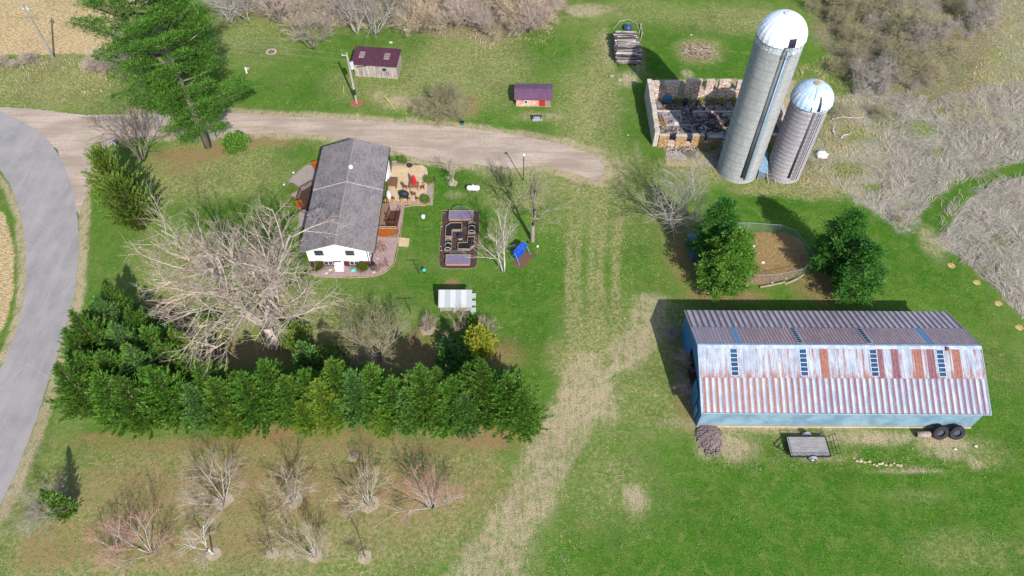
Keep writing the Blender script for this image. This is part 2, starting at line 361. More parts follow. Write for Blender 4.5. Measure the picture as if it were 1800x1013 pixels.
# ---------------------------------------------------------------- flat sheets
def resample(P, step, closed=True):
    out = []; n = len(P)
    for i in range(n if closed else n-1):
        a = Vector(P[i]); b = Vector(P[(i+1) % n]); k = max(1, int((b-a).length/step))
        out += [a.lerp(b, j/k) for j in range(k)]
    if not closed: out.append(Vector(P[-1]))
    return out
def smooth_line(P, it=2, closed=False):
    P = [Vector(p) for p in P]
    for _ in range(it):
        q = [] if closed else [P[0]]
        for i in range(len(P) if closed else len(P)-1):
            a = P[i]; b = P[(i+1) % len(P)]; q += [a.lerp(b, .25), a.lerp(b, .75)]
        if not closed: q.append(P[-1])
        P = q
    return P
def sheet(name, P, z, m, jit=0.0, step=.5, kind='structure', parent=None, sm=0, thick=0.0, ox=0, oy=0):
    "flat sheet with an optionally ragged outline"
    P = smooth_line(P, sm, True) if sm else P
    P = resample(P, step) if jit else [Vector(p) for p in P]
    rr = random.Random(len(P)); o1 = 0
    Q = []
    for p in P:
        o1 = .7*o1 + rr.uniform(-jit, jit); Q.append((p.x+o1-ox, p.y+rr.uniform(-jit, jit)*.7+o1*.6-oy))
    b = MB()
    if thick: b.prism(Q, z-thick, z)
    else: b.add([(x, y, z) for x, y in Q], [tuple(range(len(Q)))])
    o = b.build(name, m, parent)
    if kind and parent is None: tag(o, kind=kind)
    return o
# road
g = N('asphalt')
nA = g.noise(.25, 4, .6); nB = g.noise(2, 5, .7); nC = g.noise(14, 3, .7); nL = g.noise(.9, 4, .6, g.mapv((1, .12, 1), (0, 0, .1)))
c = g.mix(g.ramp(nA, .3, .7), C('#959293'), C('#aba6a4')); c = g.mix(g.ramp(nL, .35, .7, 0, .5), c, C('#b8afae'))
c = g.mix(g.ramp(nC, .3, .7, 0, .3), c, C('#6b676c'))
cr = g.n('ShaderNodeTexVoronoi', feature='DISTANCE_TO_EDGE'); cr.inputs['Scale'].default_value = .12
g.l(g.mapv((1, .5, 1)), cr.inputs['Vector'])
c = g.mix(g.ramp(cr.outputs[0], 0, .008, .3, 0), c, C('#bdb4ae'))
g.bump(nC, .3, .02); g.fin(c, .9); M_road = g.m
outer = GP([(-150,150),(-60,168),(0,195),(50,218),(90,250),(118,300),(135,360),(140,430),(135,500),(123,550),(103,620),(84,680),(58,755),(28,832),(-10,910),(-60,1010),(-110,1100)])
inner = GP([(-170,1000),(-120,900),(-60,770),(0,655),(22,600),(40,550),(46,500),(46,430),(37,378),(20,328),(0,298),(-40,262),(-150,225)])
ol = smooth_line(outer, 2); il = smooth_line(inner, 2)
road = sheet('road', [tuple(p) for p in ol]+[tuple(p) for p in il], .03, M_road, .05, .5)
seam = [((a[0]+b[0])/2, (a[1]+b[1])/2) for a, b in zip(outer[1:-1], reversed(inner))]
b = MB(); sp = smooth_line(GP([(0,218),(40,245),(70,285),(86,340),(92,400),(93,470),(86,520),(72,570),(50,640),(22,710),(-20,800)]), 2)
for i in range(len(sp)-1):
    p, q = sp[i], sp[i+1]; d = (q-p).normalized(); nn = Vector((-d.y, d.x))*.045
    b.add([(*(p-nn), .035), (*(p+nn), .035), (*(q+nn), .035), (*(q-nn), .035)], [(0, 1, 2, 3)])
tag(b.build('road_seam', pm('seam', '#b5acad', '#a79ea1')), kind='structure')
# gravel driveway
g = N('gravel')
nA = g.noise(.35, 5, .6, g.mapv((.35, 1, 1), (0, 0, -.15))); nB = g.noise(3, 5, .75); nC = g.noise(16, 3, .8)
c = g.mix(g.ramp(nA, .35, .65), C('#b8a496'), C('#dcc8b8')); c = g.mix(g.ramp(nB, .35, .7, 0, .5), c, C('#9d9078'))
c = g.mix(g.ramp(nC, .3, .7, 0, .35), c, C('#77695f'))
nR = g.noise(.8, 3, .6, g.mapv((.12, 1.6, 1), (0, 0, .08))); c = g.mix(g.ramp(nR, .5, .62, 0, .45), c, C('#a08e78'))
g.bump(nC, .5, .05); g.fin(c, .95); M_grav = g.m
sheet('driveway', GP([(-60,185),(60,192),(150,203),(250,200),(420,199),(520,206),(640,212),(740,218),(840,228),(920,240),(990,254),(1045,272),(1066,300),(1050,318),(1010,306),(960,290),(900,296),(850,290),
      (790,288),(740,282),(700,268),(640,250),(560,238),(480,234),(400,236),(330,238),(260,240),(205,248),(172,275),(155,310),(150,345),(138,380),(120,330),(100,262),(50,225)]), .02, M_grav, .1, .25)

# ---------------------------------------------------------------- vegetation builders
LK = 1.4
def leafmat(name, c1, c2, c3, sp=.2, hue=.35):
    g = N(name)
    ge = g.n('ShaderNodeNewGeometry'); oi = g.n('ShaderNodeObjectInfo')
    c = g.mix(ge.outputs['Random Per Island'], C(c1, LK), C(c2, LK))
    nn = g.noise(.7, 3, .6); c = g.mix(g.ramp(nn, .4, .65, 0, .6), c, C(c3, LK))
    c = g.mix(g.math('MULTIPLY', oi.outputs['Random'], hue), c, C(c1, LK))
    g.fin(c, .6); g.b.inputs['Specular IOR Level'].default_value = sp
    tr = g.n('ShaderNodeBsdfTranslucent'); g.put(tr.inputs[0], c); mx = g.n('ShaderNodeMixShader'); mx.inputs[0].default_value = .28
    g.l(g.b.outputs[0], mx.inputs[1]); g.l(tr.outputs[0], mx.inputs[2]); g.l(mx.outputs[0], g.o.inputs[0])
    return g.m
ML = {
 'spruce': leafmat('spruce_needles', '#275212', '#86a640', '#4c8028'),
 'yellow': leafmat('yellow_green_needles', '#3f6a18', '#a4b840', '#6f9630'),
 'blue': leafmat('blue_green_needles', '#2c5c22', '#8aae5c', '#4a8034'),
 'pine': leafmat('pine_needles', '#225012', '#84ae40', '#488426'),
 'dark': leafmat('dark_needles', '#1a4616', '#66a03a', '#36742a'),
 'cedar': leafmat('cedar_needles', '#4c6c22', '#8c9e40', '#668430'),
 'lime': leafmat('yellow_leaves', '#6d7c1c', '#b9b43a', '#94a02c'),
 'box': leafmat('globe_leaves', '#3c4c14', '#76782c', '#555f1c'),
}
BK = {'grey': pm('bark_grey', '#a89c90', '#857a70', 6, .9), 'pale': pm('bark_pale', '#d4c8ba', '#aea092', 5, .9), 'birch': pm('bark_birch', '#fffdf8', '#e0dad2', 7, .8, lo=.3, hi=.5),
      'dark': pm('bark_dark', '#4e433a', '#6b5f52', 6, .9), 'brown': pm('bark_brown', '#9a8470', '#7d6a5a', 6, .9),
      'silver': pm('bark_silver', '#dcd6d0', '#b0a8a2', 6, .9)}
TW = {'grey': pm('twig_grey', '#c0b6ac', '#a0968c', 3, .9), 'pink': pm('twig_pink', '#dcc8bc', '#b8a498', 3, .9), 'tan': pm('twig_tan', '#decbb0', '#bea98e', 3, .9),
      'olive': pm('twig_olive', '#b8b088', '#9c9470', 3, .9), 'pale': pm('twig_pale', '#dccabc', '#b4a092', 3, .9), 'rust': pm('twig_rust', '#e0aea0', '#bc8c7e', 3, .9),
      'dark': pm('twig_dark', '#6b5f58', '#514842', 3, .9), 'green': pm('twig_green', '#b4b488', '#949868', 3, .9)}

def cards(Cn, D, L, Wd, rs, roll=None):
    "diamond leaf sprays: centre-base Cn, direction D, length L, half width Wd"
    n = len(Cn); D = D/np.linalg.norm(D, axis=1, keepdims=True)
    up = np.tile(np.array([[0, 0, 1.]]), (n, 1)) + rs.normal(0, .35, (n, 3))
    S_ = np.cross(D, up); S_ /= (np.linalg.norm(S_, axis=1, keepdims=True)+1e-9)
    mid = Cn + D*(L*.45)[:, None]
    V = np.stack([Cn, mid-S_*Wd[:, None], Cn+D*L[:, None], mid+S_*Wd[:, None]], 1)
    return V.reshape(-1, 3), np.arange(n*4).reshape(-1, 4)

def conifer(name, label, cat, mleaf, h, r, seed, loc=(0,0,0), wh=.27, nb=9, pw=.95, up=.15, lean=(0,0), bot=.06, cl=.42, cw=.085, step=.2, dens=3, group=None, bark='brown', droop=.0):
    rs = np.random.RandomState(seed); root = thing(name, label, cat, loc, 0, group)
    Cs, Ds, Ls = [], [], []; sticks = MB()
    z = bot*h; lump = rs.rand(64)
    while z < h*.985:
        q = z/h; R_ = r*((1-q)**pw)*(min(1, .6+2.2*(q-bot+.02)))+.12
        k = max(4, int(nb*(.5+.5*(1-q))))
        a0 = rs.rand()*6.28
        for j in range(k):
            a = a0 + 6.28*j/k + rs.normal(0, .25)
            L = R_*(.68+.5*rs.rand())*(.82+.36*lump[int((a % 6.28)/6.28*8) + 8*int(q*7.9) if q < 1 else 0])
            e = up + .5*q + rs.normal(0, .1)
            dirn = np.array([math.cos(a)*math.cos(e), math.sin(a)*math.cos(e), math.sin(e)])
            base = np.array([lean[0]*q, lean[1]*q, z])
            ts = np.arange(.18*L, L, step)
            if len(ts) == 0: ts = np.array([L*.6])
            if L > 1.4 and rs.rand() < .22: sticks.tube([tuple(base), tuple(base+dirn*L*.85)], [.035, .012], 3, False)
            for t in ts:
                p = base + dirn*t + np.array([0, 0, -droop*(t/L)**2*L + .12*(t/L)**3*L])
                for s_ in range(dens):
                    sg = rs.uniform(-1.1, 1.1)
                    dd = np.array([math.cos(a+sg)*math.cos(e), math.sin(a+sg)*math.cos(e), math.sin(e)+rs.uniform(-.15, .5)])
                    Cs.append(p+rs.normal(0, .05, 3)); Ds.append(dd); Ls.append(cl*(.6+.7*rs.rand())*(.75+.35*(1-q)))
        z += wh*(.8+.4*rs.rand())*(1-.45*q)
    for i in range(14): Cs.append(np.array([lean[0], lean[1], h*.93+i*.04*h/8])); Ds.append(np.array([rs.normal(0, .4), rs.normal(0, .4), 1.2])); Ls.append(cl)
    Cs, Ds, Ls = np.array(Cs), np.array(Ds), np.array(Ls)
    V, F = cards(Cs, Ds, Ls, Ls*cw/cl*1.1, rs)
    np_obj('crown', V, F, mleaf, root)
    b = MB(); b.tube([(0,0,-.1),(lean[0]*.5,lean[1]*.5,h*.5),(lean[0],lean[1],h*.96)], [.022*h+.04, .014*h+.02, .02], 7); b.v += []; 
    o = len(b.v); b.v += sticks.v; b.f += [tuple(i+o for i in f) for f in sticks.f]
    b.build('trunk', BK[bark], root, True)
    return root

def tufts(centres, rad, rs, n=24, L=.36, wv=.035, upb=.25):
    m = len(centres); D = rs.normal(0, 1, (m, n, 3)); D /= np.linalg.norm(D, axis=2, keepdims=True); D[:, :, 2] = np.abs(D[:, :, 2])*.8+upb*rs.rand(m, n)
    D[:, :, 2] -= .25
    Cc = np.repeat(centres[:, None], n, 1) + D*rad[:, None, None]*rs.rand(m, n, 1)**.5*.85 + rs.normal(0, .04, (m, n, 3))
    Ln = L*(.7+.6*rs.rand(m*n))
    return cards(Cc.reshape(-1, 3), D.reshape(-1, 3), Ln, Ln*wv/L, rs)

def pine(name, label, cat, mleaf, h, r, seed, loc, nb=60, bot=.12, tuft=.55, per=7, n=26, lean=(0,0), L=.4, wv=.05, prof=None, group=None, bark='brown', gap=0.0, extra=()):
    rs = np.random.RandomState(seed); root = thing(name, label, cat, loc, 0, group)
    cen, rad = [], []; st = MB(); lim = MB()
    prof = prof or (lambda q: (1-q)**.6*min(1, .55+1.6*q))
    br = []
    for i in range(nb):
        q = bot+(1-bot)*((i+.5)/nb); br.append((q, i*2.4+rs.normal(0, .35), r*prof(q)*(.7+.45*rs.rand())))
    br += list(extra)
    for q, a, Lb in br:
        if rs.rand() < gap: continue
        e = -.05+.55*q+rs.normal(0, .08); base = np.array([lean[0]*q, lean[1]*q, q*h*.97])
        pts = []
        for t in np.linspace(0, 1, 5):
            aa = a+.15*math.sin(t*3+i); zz = math.sin(e)*Lb*t+.16*Lb*t*t
            pts.append(base+np.array([math.cos(aa)*math.cos(e)*Lb*t, math.sin(aa)*math.cos(e)*Lb*t, zz]))
        rr0 = .02+.018*Lb; lim.tube([tuple(p) for p in pts], [rr0, rr0*.8, rr0*.6, rr0*.4, .02], 4, False)
        m = max(3, int(per*Lb/3.5))
        for j in range(m):
            t = .32+.68*(j+.6)/m; k = min(3, int(t*4)); u = t*4-k; p = pts[k]*(1-u)+pts[k+1]*u
            side = rs.normal(0, .2*Lb*(1.15-t)+.18); perp = np.array([-math.sin(a), math.cos(a), 0])
            c_ = p+perp*side+np.array([0, 0, rs.uniform(.0, .35)])
            cen.append(c_); rad.append(tuft*(.7+.6*rs.rand()))
            if abs(side) > .3: lim.tube([tuple(p), tuple(c_)], [.03, .012], 3, False)
    for i in range(6): cen.append(np.array([lean[0]+rs.normal(0, .3), lean[1]+rs.normal(0, .3), h*(.93+.012*i)])); rad.append(tuft*.7)
    V, F = tufts(np.array(cen), np.array(rad), rs, n, L, wv)
    np_obj('crown', V, F, mleaf, root)
    b = MB(); b.tube([(0,0,-.1),(lean[0]*.3,lean[1]*.3,h*.3),(lean[0]*.6,lean[1]*.6,h*.6),(lean[0],lean[1],h*.97)], [.019*h+.06, .015*h+.04, .010*h+.02, .03], 10)
    b.build('trunk', BK[bark], root, True); lim.build('limbs', BK[bark], root)
    return root

def bare(name, label, cat, h, r, seed, loc=(0,0,0), stems=1, th=.22, bark='grey', twig='grey', kids=(6,6,6), spread=.75, tr=None, group=None, upw=.35, twr=.012, lean=(0,0), ring=None, fork=None, wob=.18, base_r=None, bias=(0,0)):
    "leafless tree: trunk and limbs in one mesh, branches and twigs in another"
    rr = random.Random(seed); root = thing(name, label, cat, loc, 0, group)
    T, B = MB(), MB(); R0 = base_r or (.016*h+.03)
    lv = len(kids)
    def grow(p, d, L, rad, k):
        n = 5 if k == 0 else (4 if k == 1 else 3); pts = [p]; dd = d.copy()
        for i in range(n):
            dd = (dd + Vector((rr.gauss(0, wob), rr.gauss(0, wob), rr.gauss(0, wob*.7)+upw*.16*(1 if k else .5)))).normalized()
            pts.append(pts[-1]+dd*(L/n))
        end = rad*(.35 if k < lv else .5); rds = [rad+(end-rad)*i/n for i in range(n+1)]
        (T if k <= 1 else B).tube(pts, rds, 7 if k == 0 else (5 if k == 1 else 3), k <= 1)
        if k < lv:
            m = kids[k]
            for j in range(m):
                t = .28+.72*(j+rr.random()*.7)/m; i = min(n-1, int(t*n)); u = t*n-i
                q = pts[i].lerp(pts[min(i+1, n)], min(1, u)); base = (pts[min(i+1, n)]-pts[i]).normalized()
                ax = base.orthogonal().normalized(); ax.rotate(Matrix.Rotation(rr.random()*6.283, 3, base))
                nd = base.copy(); nd.rotate(Matrix.Rotation(rr.uniform(.55, 1.15)*spread, 3, ax)); nd.z += .12*upw
                grow(q, nd.normalized(), L*rr.uniform(.42, .68)*(1.12-.35*t), max(twr*.8, rad*(.5-.12*t)), k+1)
    if stems == 1:
        tp = Vector((lean[0]*th, lean[1]*th, h*th)); T.tube([(0,0,-.1), (0,0,.15), tuple(tp)], [R0*1.5, R0*1.15, R0*.9], 8)
        nf = fork or 4
        for i in range(nf):
            a = 6.283*i/nf+rr.random(); t = rr.uniform(.3, .62)*spread*1.1
            d = Vector((math.cos(a)*t+bias[0], math.sin(a)*t+bias[1], 1)).normalized()
            grow(tp-Vector((0, 0, .12*h*th*i/nf)), d, h*(1-th)*rr.uniform(.72, .95), R0*.62, 0)
    else:
        for i in range(stems):
            a = 6.283*i/stems+rr.random()*.8; t = rr.uniform(.25, 1)*r/h*1.5
            grow(Vector((math.cos(a)*.12, math.sin(a)*.12, -.05)), Vector((math.cos(a)*t, math.sin(a)*t, 1)).normalized(), h*rr.uniform(.65, .95), R0*.7, 0)
    T.build('trunk', BK[bark], root, True); B.build('branches', TW[twig], root)
    if ring:
        b = MB(); q = random.Random(seed)
        b.add([(0,0,.05)]+[(math.cos(i*.5236)*ring*q.uniform(.8,1.2), math.sin(i*.5236)*ring*q.uniform(.8,1.2), .035) for i in range(12)], [(0, 1+i, 1+(i+1) % 12) for i in range(12)])
        b.build('mulch_ring', pm('dry_mulch', '#c9bca0', '#a8977c', 5, bump=.6), root)
    return root
#@@VEG
# ---------------------------------------------------------------- evergreens
sp_a = conifer('spruce_tree', 'leftmost green spruce of the front hedge row, beside the asphalt road', 'tree', ML['spruce'], 9.8, 3.6, 11, G(172,720), dens=6, cl=.36, cw=.048)
sp_b = conifer('spruce_tree', 'yellow green spruce in the middle of the front hedge row', 'tree', ML['yellow'], 8.8, 3.3, 12, G(585,738), dens=6, cl=.36, cw=.048)
sp_c = conifer('spruce_tree', 'blue green spruce in the hedge row beside the yellow green spruce', 'tree', ML['blue'], 9.6, 3.4, 13, G(640,730), dens=6, cl=.36, cw=.045)
sp_d = conifer('spruce_tree', 'spruce at the front edge of the left hedge block near the road', 'tree', ML['pine'], 9.6, 4.0, 14, G(232,735), dens=6, cl=.38, cw=.05)
HG = 'evergreens of the windbreak hedge south of the house'
hedge = [(sp_d,300,716,.95,'dense green'),(sp_a,395,716,.95,'dense green'),(sp_a,445,718,.9,'dense green'),(sp_d,500,716,.92,'dense green'),(sp_d,560,716,.9,'dense green'),(sp_a,612,718,.95,'dense green'),(sp_d,668,716,.95,'dense green'),(sp_a,775,716,.93,'dense green'),(sp_a,828,716,.95,'dense green'),(sp_b,200,610,.7,'yellow green'),(sp_a,235,575,.75,'dense green'),(sp_a,270,742,.95,'dense green'),(sp_d,325,733,1.0,'dense green'),(sp_c,372,742,.85,'blue green'),(sp_a,415,738,1.0,'dense green'),(sp_d,468,738,.95,'dense green'),(sp_a,527,728,.98,'dense green'),
 (sp_b,545,752,.66,'yellow green'),(sp_d,700,733,.98,'dense green'),(sp_a,752,735,1.02,'dense green'),(sp_c,722,742,.88,'blue green'),(sp_d,800,732,1.0,'dense green'),(sp_a,850,728,1.03,'dense green'),
 (sp_d,890,733,1.05,'dense green'),(sp_a,915,748,.92,'dense green'),(sp_b,680,752,.62,'yellow green'),(sp_b,430,752,.65,'yellow green'),(sp_c,820,748,.8,'blue green'),
 (sp_d,195,690,1.0,'dense green'),(sp_a,235,694,1.05,'dense green'),(sp_c,285,690,.95,'blue green'),(sp_a,330,680,1.0,'dense green'),(sp_d,178,655,.85,'dense green'),(sp_a,200,640,1.0,'dense green'),
 (sp_c,250,642,1.02,'blue green'),(sp_d,300,645,1.0,'dense green'),(sp_b,262,668,.8,'yellow green'),(sp_c,222,598,.9,'blue green'),(sp_a,270,610,.92,'dense green'),(sp_d,190,600,.72,'dense green'),(sp_b,345,650,.85,'yellow green')]
for i, (src, px, py, sc, nm) in enumerate(hedge):
    rr = random.Random(i*7+1); front = py > 710
    ns = sum(1 for q in hedge if (q[2] > 710) == front and q[4] == nm)
    where = 'in the long front row of the hedge' if front else 'in the thick block at the road end of the hedge'
    dup(src, G(px, py), rr.random()*6.28, (sc*rr.uniform(.95,1.1), sc*rr.uniform(.95,1.1), sc*rr.uniform(.84,1.14)), '%s spruce standing %s' % (nm, where), None, '%s spruces %s' % (nm, where))
conifer('spruce_tree', 'small pale blue spruce standing alone behind the hedge beside the big bare tree', 'tree', ML['blue'], 6.2, 2.0, 21, G(548,652), cl=.38)
conifer('cedar_tree', 'olive green cedar beside the road, its lower front half of the pair', 'tree', ML['cedar'], 9.0, 3.9, 22, G(252,404), wh=.21, nb=13, pw=.38, up=.45, cl=.38, cw=.07, step=.22, dens=3)
conifer('cedar_tree', 'taller olive green cedar of the pair, its tip nearest the road sign', 'tree', ML['cedar'], 11.0, 3.7, 23, G(232,372), wh=.22, nb=12, pw=.42, up=.5, cl=.36, cw=.07, step=.22)
conifer('young_spruce', 'narrow young spruce beside the bare bush in the lower left corner', 'tree', ML['spruce'], 6.4, 1.25, 24, G(127,905), wh=.3, nb=7, cl=.34, step=.2, up=.3)
conifer('juniper_bush', 'tiny juniper at the foot of the narrow young spruce', 'shrub', ML['yellow'], 1.5, .5, 25, G(107,908), wh=.2, nb=6, cl=.25)
# big white pine over the driveway
pine('white_pine', 'huge old white pine with bare lower trunk leaning over the driveway', 'tree', ML['pine'], 26.5, 8.2, 31, G(366,258), nb=80, bot=.14, tuft=.92, per=10, n=62, L=.44, wv=.045, bark='grey',
     prof=lambda q: .36+.66*min(1, q*1.15) if q < .8 else 4.2*(1-q)+.2, gap=.12,
     extra=[(.3,.12,9.0),(.31,.25,8.0),(.22,3.0,8),(.27,3.1,10),(.33,2.9,10.5),(.45,3.0,10.5),(.55,2.9,11),(.62,3.2,10.5),(.72,3.0,11),(.12,-2.2,3.6),(.11,2.6,4.2)])
pine('pine_tree', 'tall pine behind the dog pen corner, the upper one beside the bare tree', 'tree', ML['dark'], 11.4, 3.7, 32, G(1243,462), nb=64, tuft=.66, per=10, n=52, L=.36, wv=.05, bot=.08)
pine('pine_tree', 'broad bright pine overhanging the left side of the dog pen', 'tree', ML['pine'], 10.0, 4.5, 33, G(1268,505), nb=74, tuft=.68, per=11, n=52, L=.36, wv=.052, bot=.06)
pine('pine_tree', 'dark pine between the dog pen and the mown path', 'tree', ML['dark'], 11.0, 3.9, 34, G(1452,478), nb=64, tuft=.66, per=10, n=50, L=.36, wv=.05, bot=.08)
pine('pine_tree', 'dark pine right behind the barn roof, the lower one of its pair', 'tree', ML['dark'], 9.4, 4.0, 35, G(1487,520), nb=66, tuft=.66, per=10, n=50, L=.36, wv=.05, bot=.06)
# ---------------------------------------------------------------- leafless trees
bare('bare_tree', 'great pale leafless tree spreading between the house and the hedge', 'tree', 20, 9.5, 41, G(484,608), th=.2, bark='pale', twig='pale', kids=(7,6,6,4), fork=6, spread=.88, twr=.012, upw=.34, base_r=.5, wob=.12, bias=(0,.04))
b0 = bare('birch_tree', 'white birch with two trunks beside the blue swing', 'tree', 9.6, .9, 42, G(885,478), stems=2, bark='birch', twig='pink', kids=(10,7,5), spread=.7, twr=.012, base_r=.17, wob=.05, upw=.5)
bare('bare_tree', 'grey green leafless tree in the lawn just above the blue swing', 'tree', 11.5, 4.5, 43, G(936,424), th=.3, bark='grey', twig='green', kids=(7,6,6), fork=3, spread=.85, twr=.014, base_r=.26)
bare('bare_tree', 'grey many stemmed leafless tree left of the tall dark pine', 'tree', 9.0, 4.0, 44, G(1182,402), stems=6, bark='silver', twig='grey', kids=(8,6,5), twr=.014, base_r=.15)
bare('small_bare_tree', 'small bare tree beside the driveway above the white gas tank', 'tree', 4.2, 2.0, 45, G(797,322), th=.25, bark='pale', twig='pink', kids=(6,5,4), ring=.7, twr=.011)
OR = 'bare ornamental trees on the lower left lawn'
bare('orchard_tree', 'pinkish silver bare tree, leftmost of the upper lawn row', 'tree', 5.6, 3.0, 46, G(394,880), stems=6, bark='silver', twig='pink', kids=(7,7,5), ring=.9, group=OR, twr=.0075, base_r=0.083, wob=.07, spread=.7, upw=.05)
bare('orchard_tree', 'silver bare tree second in the upper row of the lawn', 'tree', 5.2, 3.0, 47, G(516,881), stems=7, bark='silver', twig='tan', kids=(7,7,5), ring=1.0, group=OR, twr=.0075, base_r=0.083, wob=.07, spread=.7, upw=.05)
bare('orchard_tree', 'silver bare tree third in the upper row of the lawn', 'tree', 4.9, 2.9, 48, G(648,886), stems=6, bark='silver', twig='tan', kids=(7,7,5), ring=1.1, group=OR, twr=.0075, base_r=0.083, wob=.07, spread=.7, upw=.05)
bare('orchard_tree', 'broad reddish twigged bare tree, rightmost of the upper lawn row', 'tree', 5.6, 3.9, 49, G(759,893), stems=8, bark='silver', twig='rust', kids=(7,7,5), group=OR, twr=.0075, base_r=0.083, wob=.07, spread=.7, upw=.05)
bare('orchard_tree', 'reddish bare tree, leftmost of the lower lawn row', 'tree', 3.9, 3.2, 50, G(208,972), stems=5, bark='silver', twig='rust', kids=(7,7,5), group=OR, twr=.0075, base_r=0.075, wob=.07, spread=.7, upw=.05)
bare('orchard_tree', 'reddish bare tree second in the lower row of the lawn', 'tree', 4.9, 3.2, 51, G(266,972), stems=6, bark='silver', twig='rust', kids=(7,7,5), group=OR, twr=.0075, base_r=0.083, wob=.07, spread=.7, upw=.05)
bare('orchard_tree', 'white stemmed young tree in the lower row of the lawn', 'tree', 5.2, 2.2, 52, G(374,974), th=.3, bark='birch', twig='pale', kids=(8,6,4), ring=.75, group=OR, twr=.0075, base_r=0.090, spread=1.0, wob=.08)
bare('orchard_tree', 'thin dark sapling left of the white twigged shrubby tree', 'tree', 4.8, 1.4, 53, G(479,973), th=.4, bark='dark', twig='dark', kids=(6,5,5), ring=.6, group=OR, twr=.0075, base_r=0.038, wob=.07, spread=.7, upw=.05)
bare('orchard_tree', 'shrubby silver tree between the two thin dark saplings', 'tree', 4.4, 2.4, 54, G(553,977), stems=6, bark='silver', twig='tan', kids=(7,7,5), ring=.75, group=OR, twr=.0075, base_r=0.068, wob=.07, spread=.7, upw=.05)
bare('orchard_tree', 'thin dark sapling, rightmost of the lower lawn row', 'tree', 5.4, 1.4, 55, G(642,980), th=.45, bark='dark', twig='dark', kids=(6,5,5), ring=.75, group=OR, twr=.0075, base_r=0.038, wob=.07, spread=.7, upw=.05)
bare('bare_bush', 'pale bare bush at the roadside in the lower left corner', 'bush', 3.4, 2.4, 56, G(91,905), stems=9, bark='silver', twig='grey', kids=(8,7,6), twr=.0075, base_r=0.045, wob=.07, spread=.7, upw=.05)
bare('bare_bush', 'small bare bush with a straw ring above the lawn rows', 'bush', 1.3, .8, 57, G(622,803), stems=7, bark='grey', twig='tan', kids=(5,4), ring=.6, twr=.01, base_r=.03)
bare('bare_bush', 'wide leafless bush rising behind the middle of the hedge', 'bush', 6.2, 4.2, 58, G(668,628), stems=10, bark='pale', twig='olive', kids=(8,7,5), twr=.014, base_r=.1)
bare('round_bush', 'round twiggy bush with an orange leaf ring left of the chicken coop yard', 'bush', 1.9, 1.2, 59, G(752,580), stems=12, bark='brown', twig='pink', kids=(7,6), ring=.9, twr=.014, base_r=.03)
bare('round_bush', 'round twiggy bush below the right corner of the white roofed coop', 'bush', 2.2, 1.3, 60, G(853,583), stems=14, bark='grey', twig='pink', kids=(7,6), twr=.014, base_r=.03)
bare('bare_bush', 'small upright bush directly below the white roofed coop', 'bush', 2.6, 1.4, 61, G(806,580), stems=9, bark='silver', twig='rust', kids=(6,5), twr=.012, base_r=.04)
bare('bare_bush', 'low reddish bush in the hedge shadow', 'bush', 1.6, 1.1, 62, G(727,604), stems=9, bark='brown', twig='rust', kids=(6,5), twr=.012, base_r=.03)
bare('bare_bush', 'thin pale sapling in the dark gap behind the hedge', 'bush', 3.2, 1.4, 63, G(790,622), stems=3, bark='pale', twig='tan', kids=(6,5), twr=.014, base_r=.04)
bare('bare_tree', 'dark leafless tree beside the back of the road sign', 'tree', 9.0, 4.2, 64, G(252,283), stems=5, bark='grey', twig='dark', kids=(8,7,5), twr=.013, base_r=.13)
bare('bare_bush', 'dense grey green bush beside the driveway between the two sheds', 'bush', 5.0, 4.0, 65, G(775,203), stems=14, bark='grey', twig='olive', kids=(9,8,4), twr=.018, base_r=.06)
# leafy shrub behind hedge
rs = np.random.RandomState(5)
def shrub(name, label, cat, loc, rx, rz, n, mm, L=.2, seed=1, cz=None, per=20, stem='brown'):
    rs = np.random.RandomState(seed); root = thing(name, label, cat, loc)
    d = rs.normal(0, 1, (n, 3)); d /= np.linalg.norm(d, axis=1, keepdims=True)
    d[:, 2] = np.abs(d[:, 2])-.25; rad = (rs.rand(n)**.4); cz = cz if cz is not None else rz*.45
    cen = d*np.array([rx, rx, rz*.75])*rad[:, None]*(.85+.3*rs.rand(n, 1))+np.array([0, 0, cz])
    V, F = tufts(cen, np.full(n, L*1.6), rs, per, L, L*.3); V[:, 2] = np.maximum(V[:, 2], .02)
    np_obj('crown', V, F, mm, root)
    b = MB()
    for i in range(5): b.tube([(0,0,0), (math.cos(i*1.25)*rx*.5, math.sin(i*1.25)*rx*.5, rz*.7)], [.05, .02], 5)
    b.build('stem', BK[stem], root); return root
shrub('leafy_shrub', 'yellow leaved shrub in the shade behind the right part of the hedge', 'shrub', G(843,620), 2.0, 3.4, 150, ML['lime'], .3, 3, 1.9)
shrub('leafy_shrub', 'dark green shrub in the hedge shadow left of the yellow leaved shrub', 'shrub', G(805,640), 2.6, 3.2, 190, ML['dark'], .3, 4)
shrub('leafy_shrub', 'dark olive shrub in the hedge shadow beside the wide leafless bush', 'shrub', G(590,640), 2.4, 3.0, 120, ML['cedar'], .28, 5)
shrub('leafy_shrub', 'dark shrub under the branches of the great pale tree', 'shrub', G(372,600), 2.6, 3.4, 110, ML['cedar'], .28, 6)
shrub('leafy_shrub', 'dark shrub between the great pale tree and the house corner', 'shrub', G(520,600), 2.2, 2.4, 90, ML['cedar'], .28, 7)
shrub('leafy_shrub', 'bright low bush under the right side of the huge white pine', 'shrub', G(420,262), 1.9, 2.4, 130, ML['pine'], .3, 8)
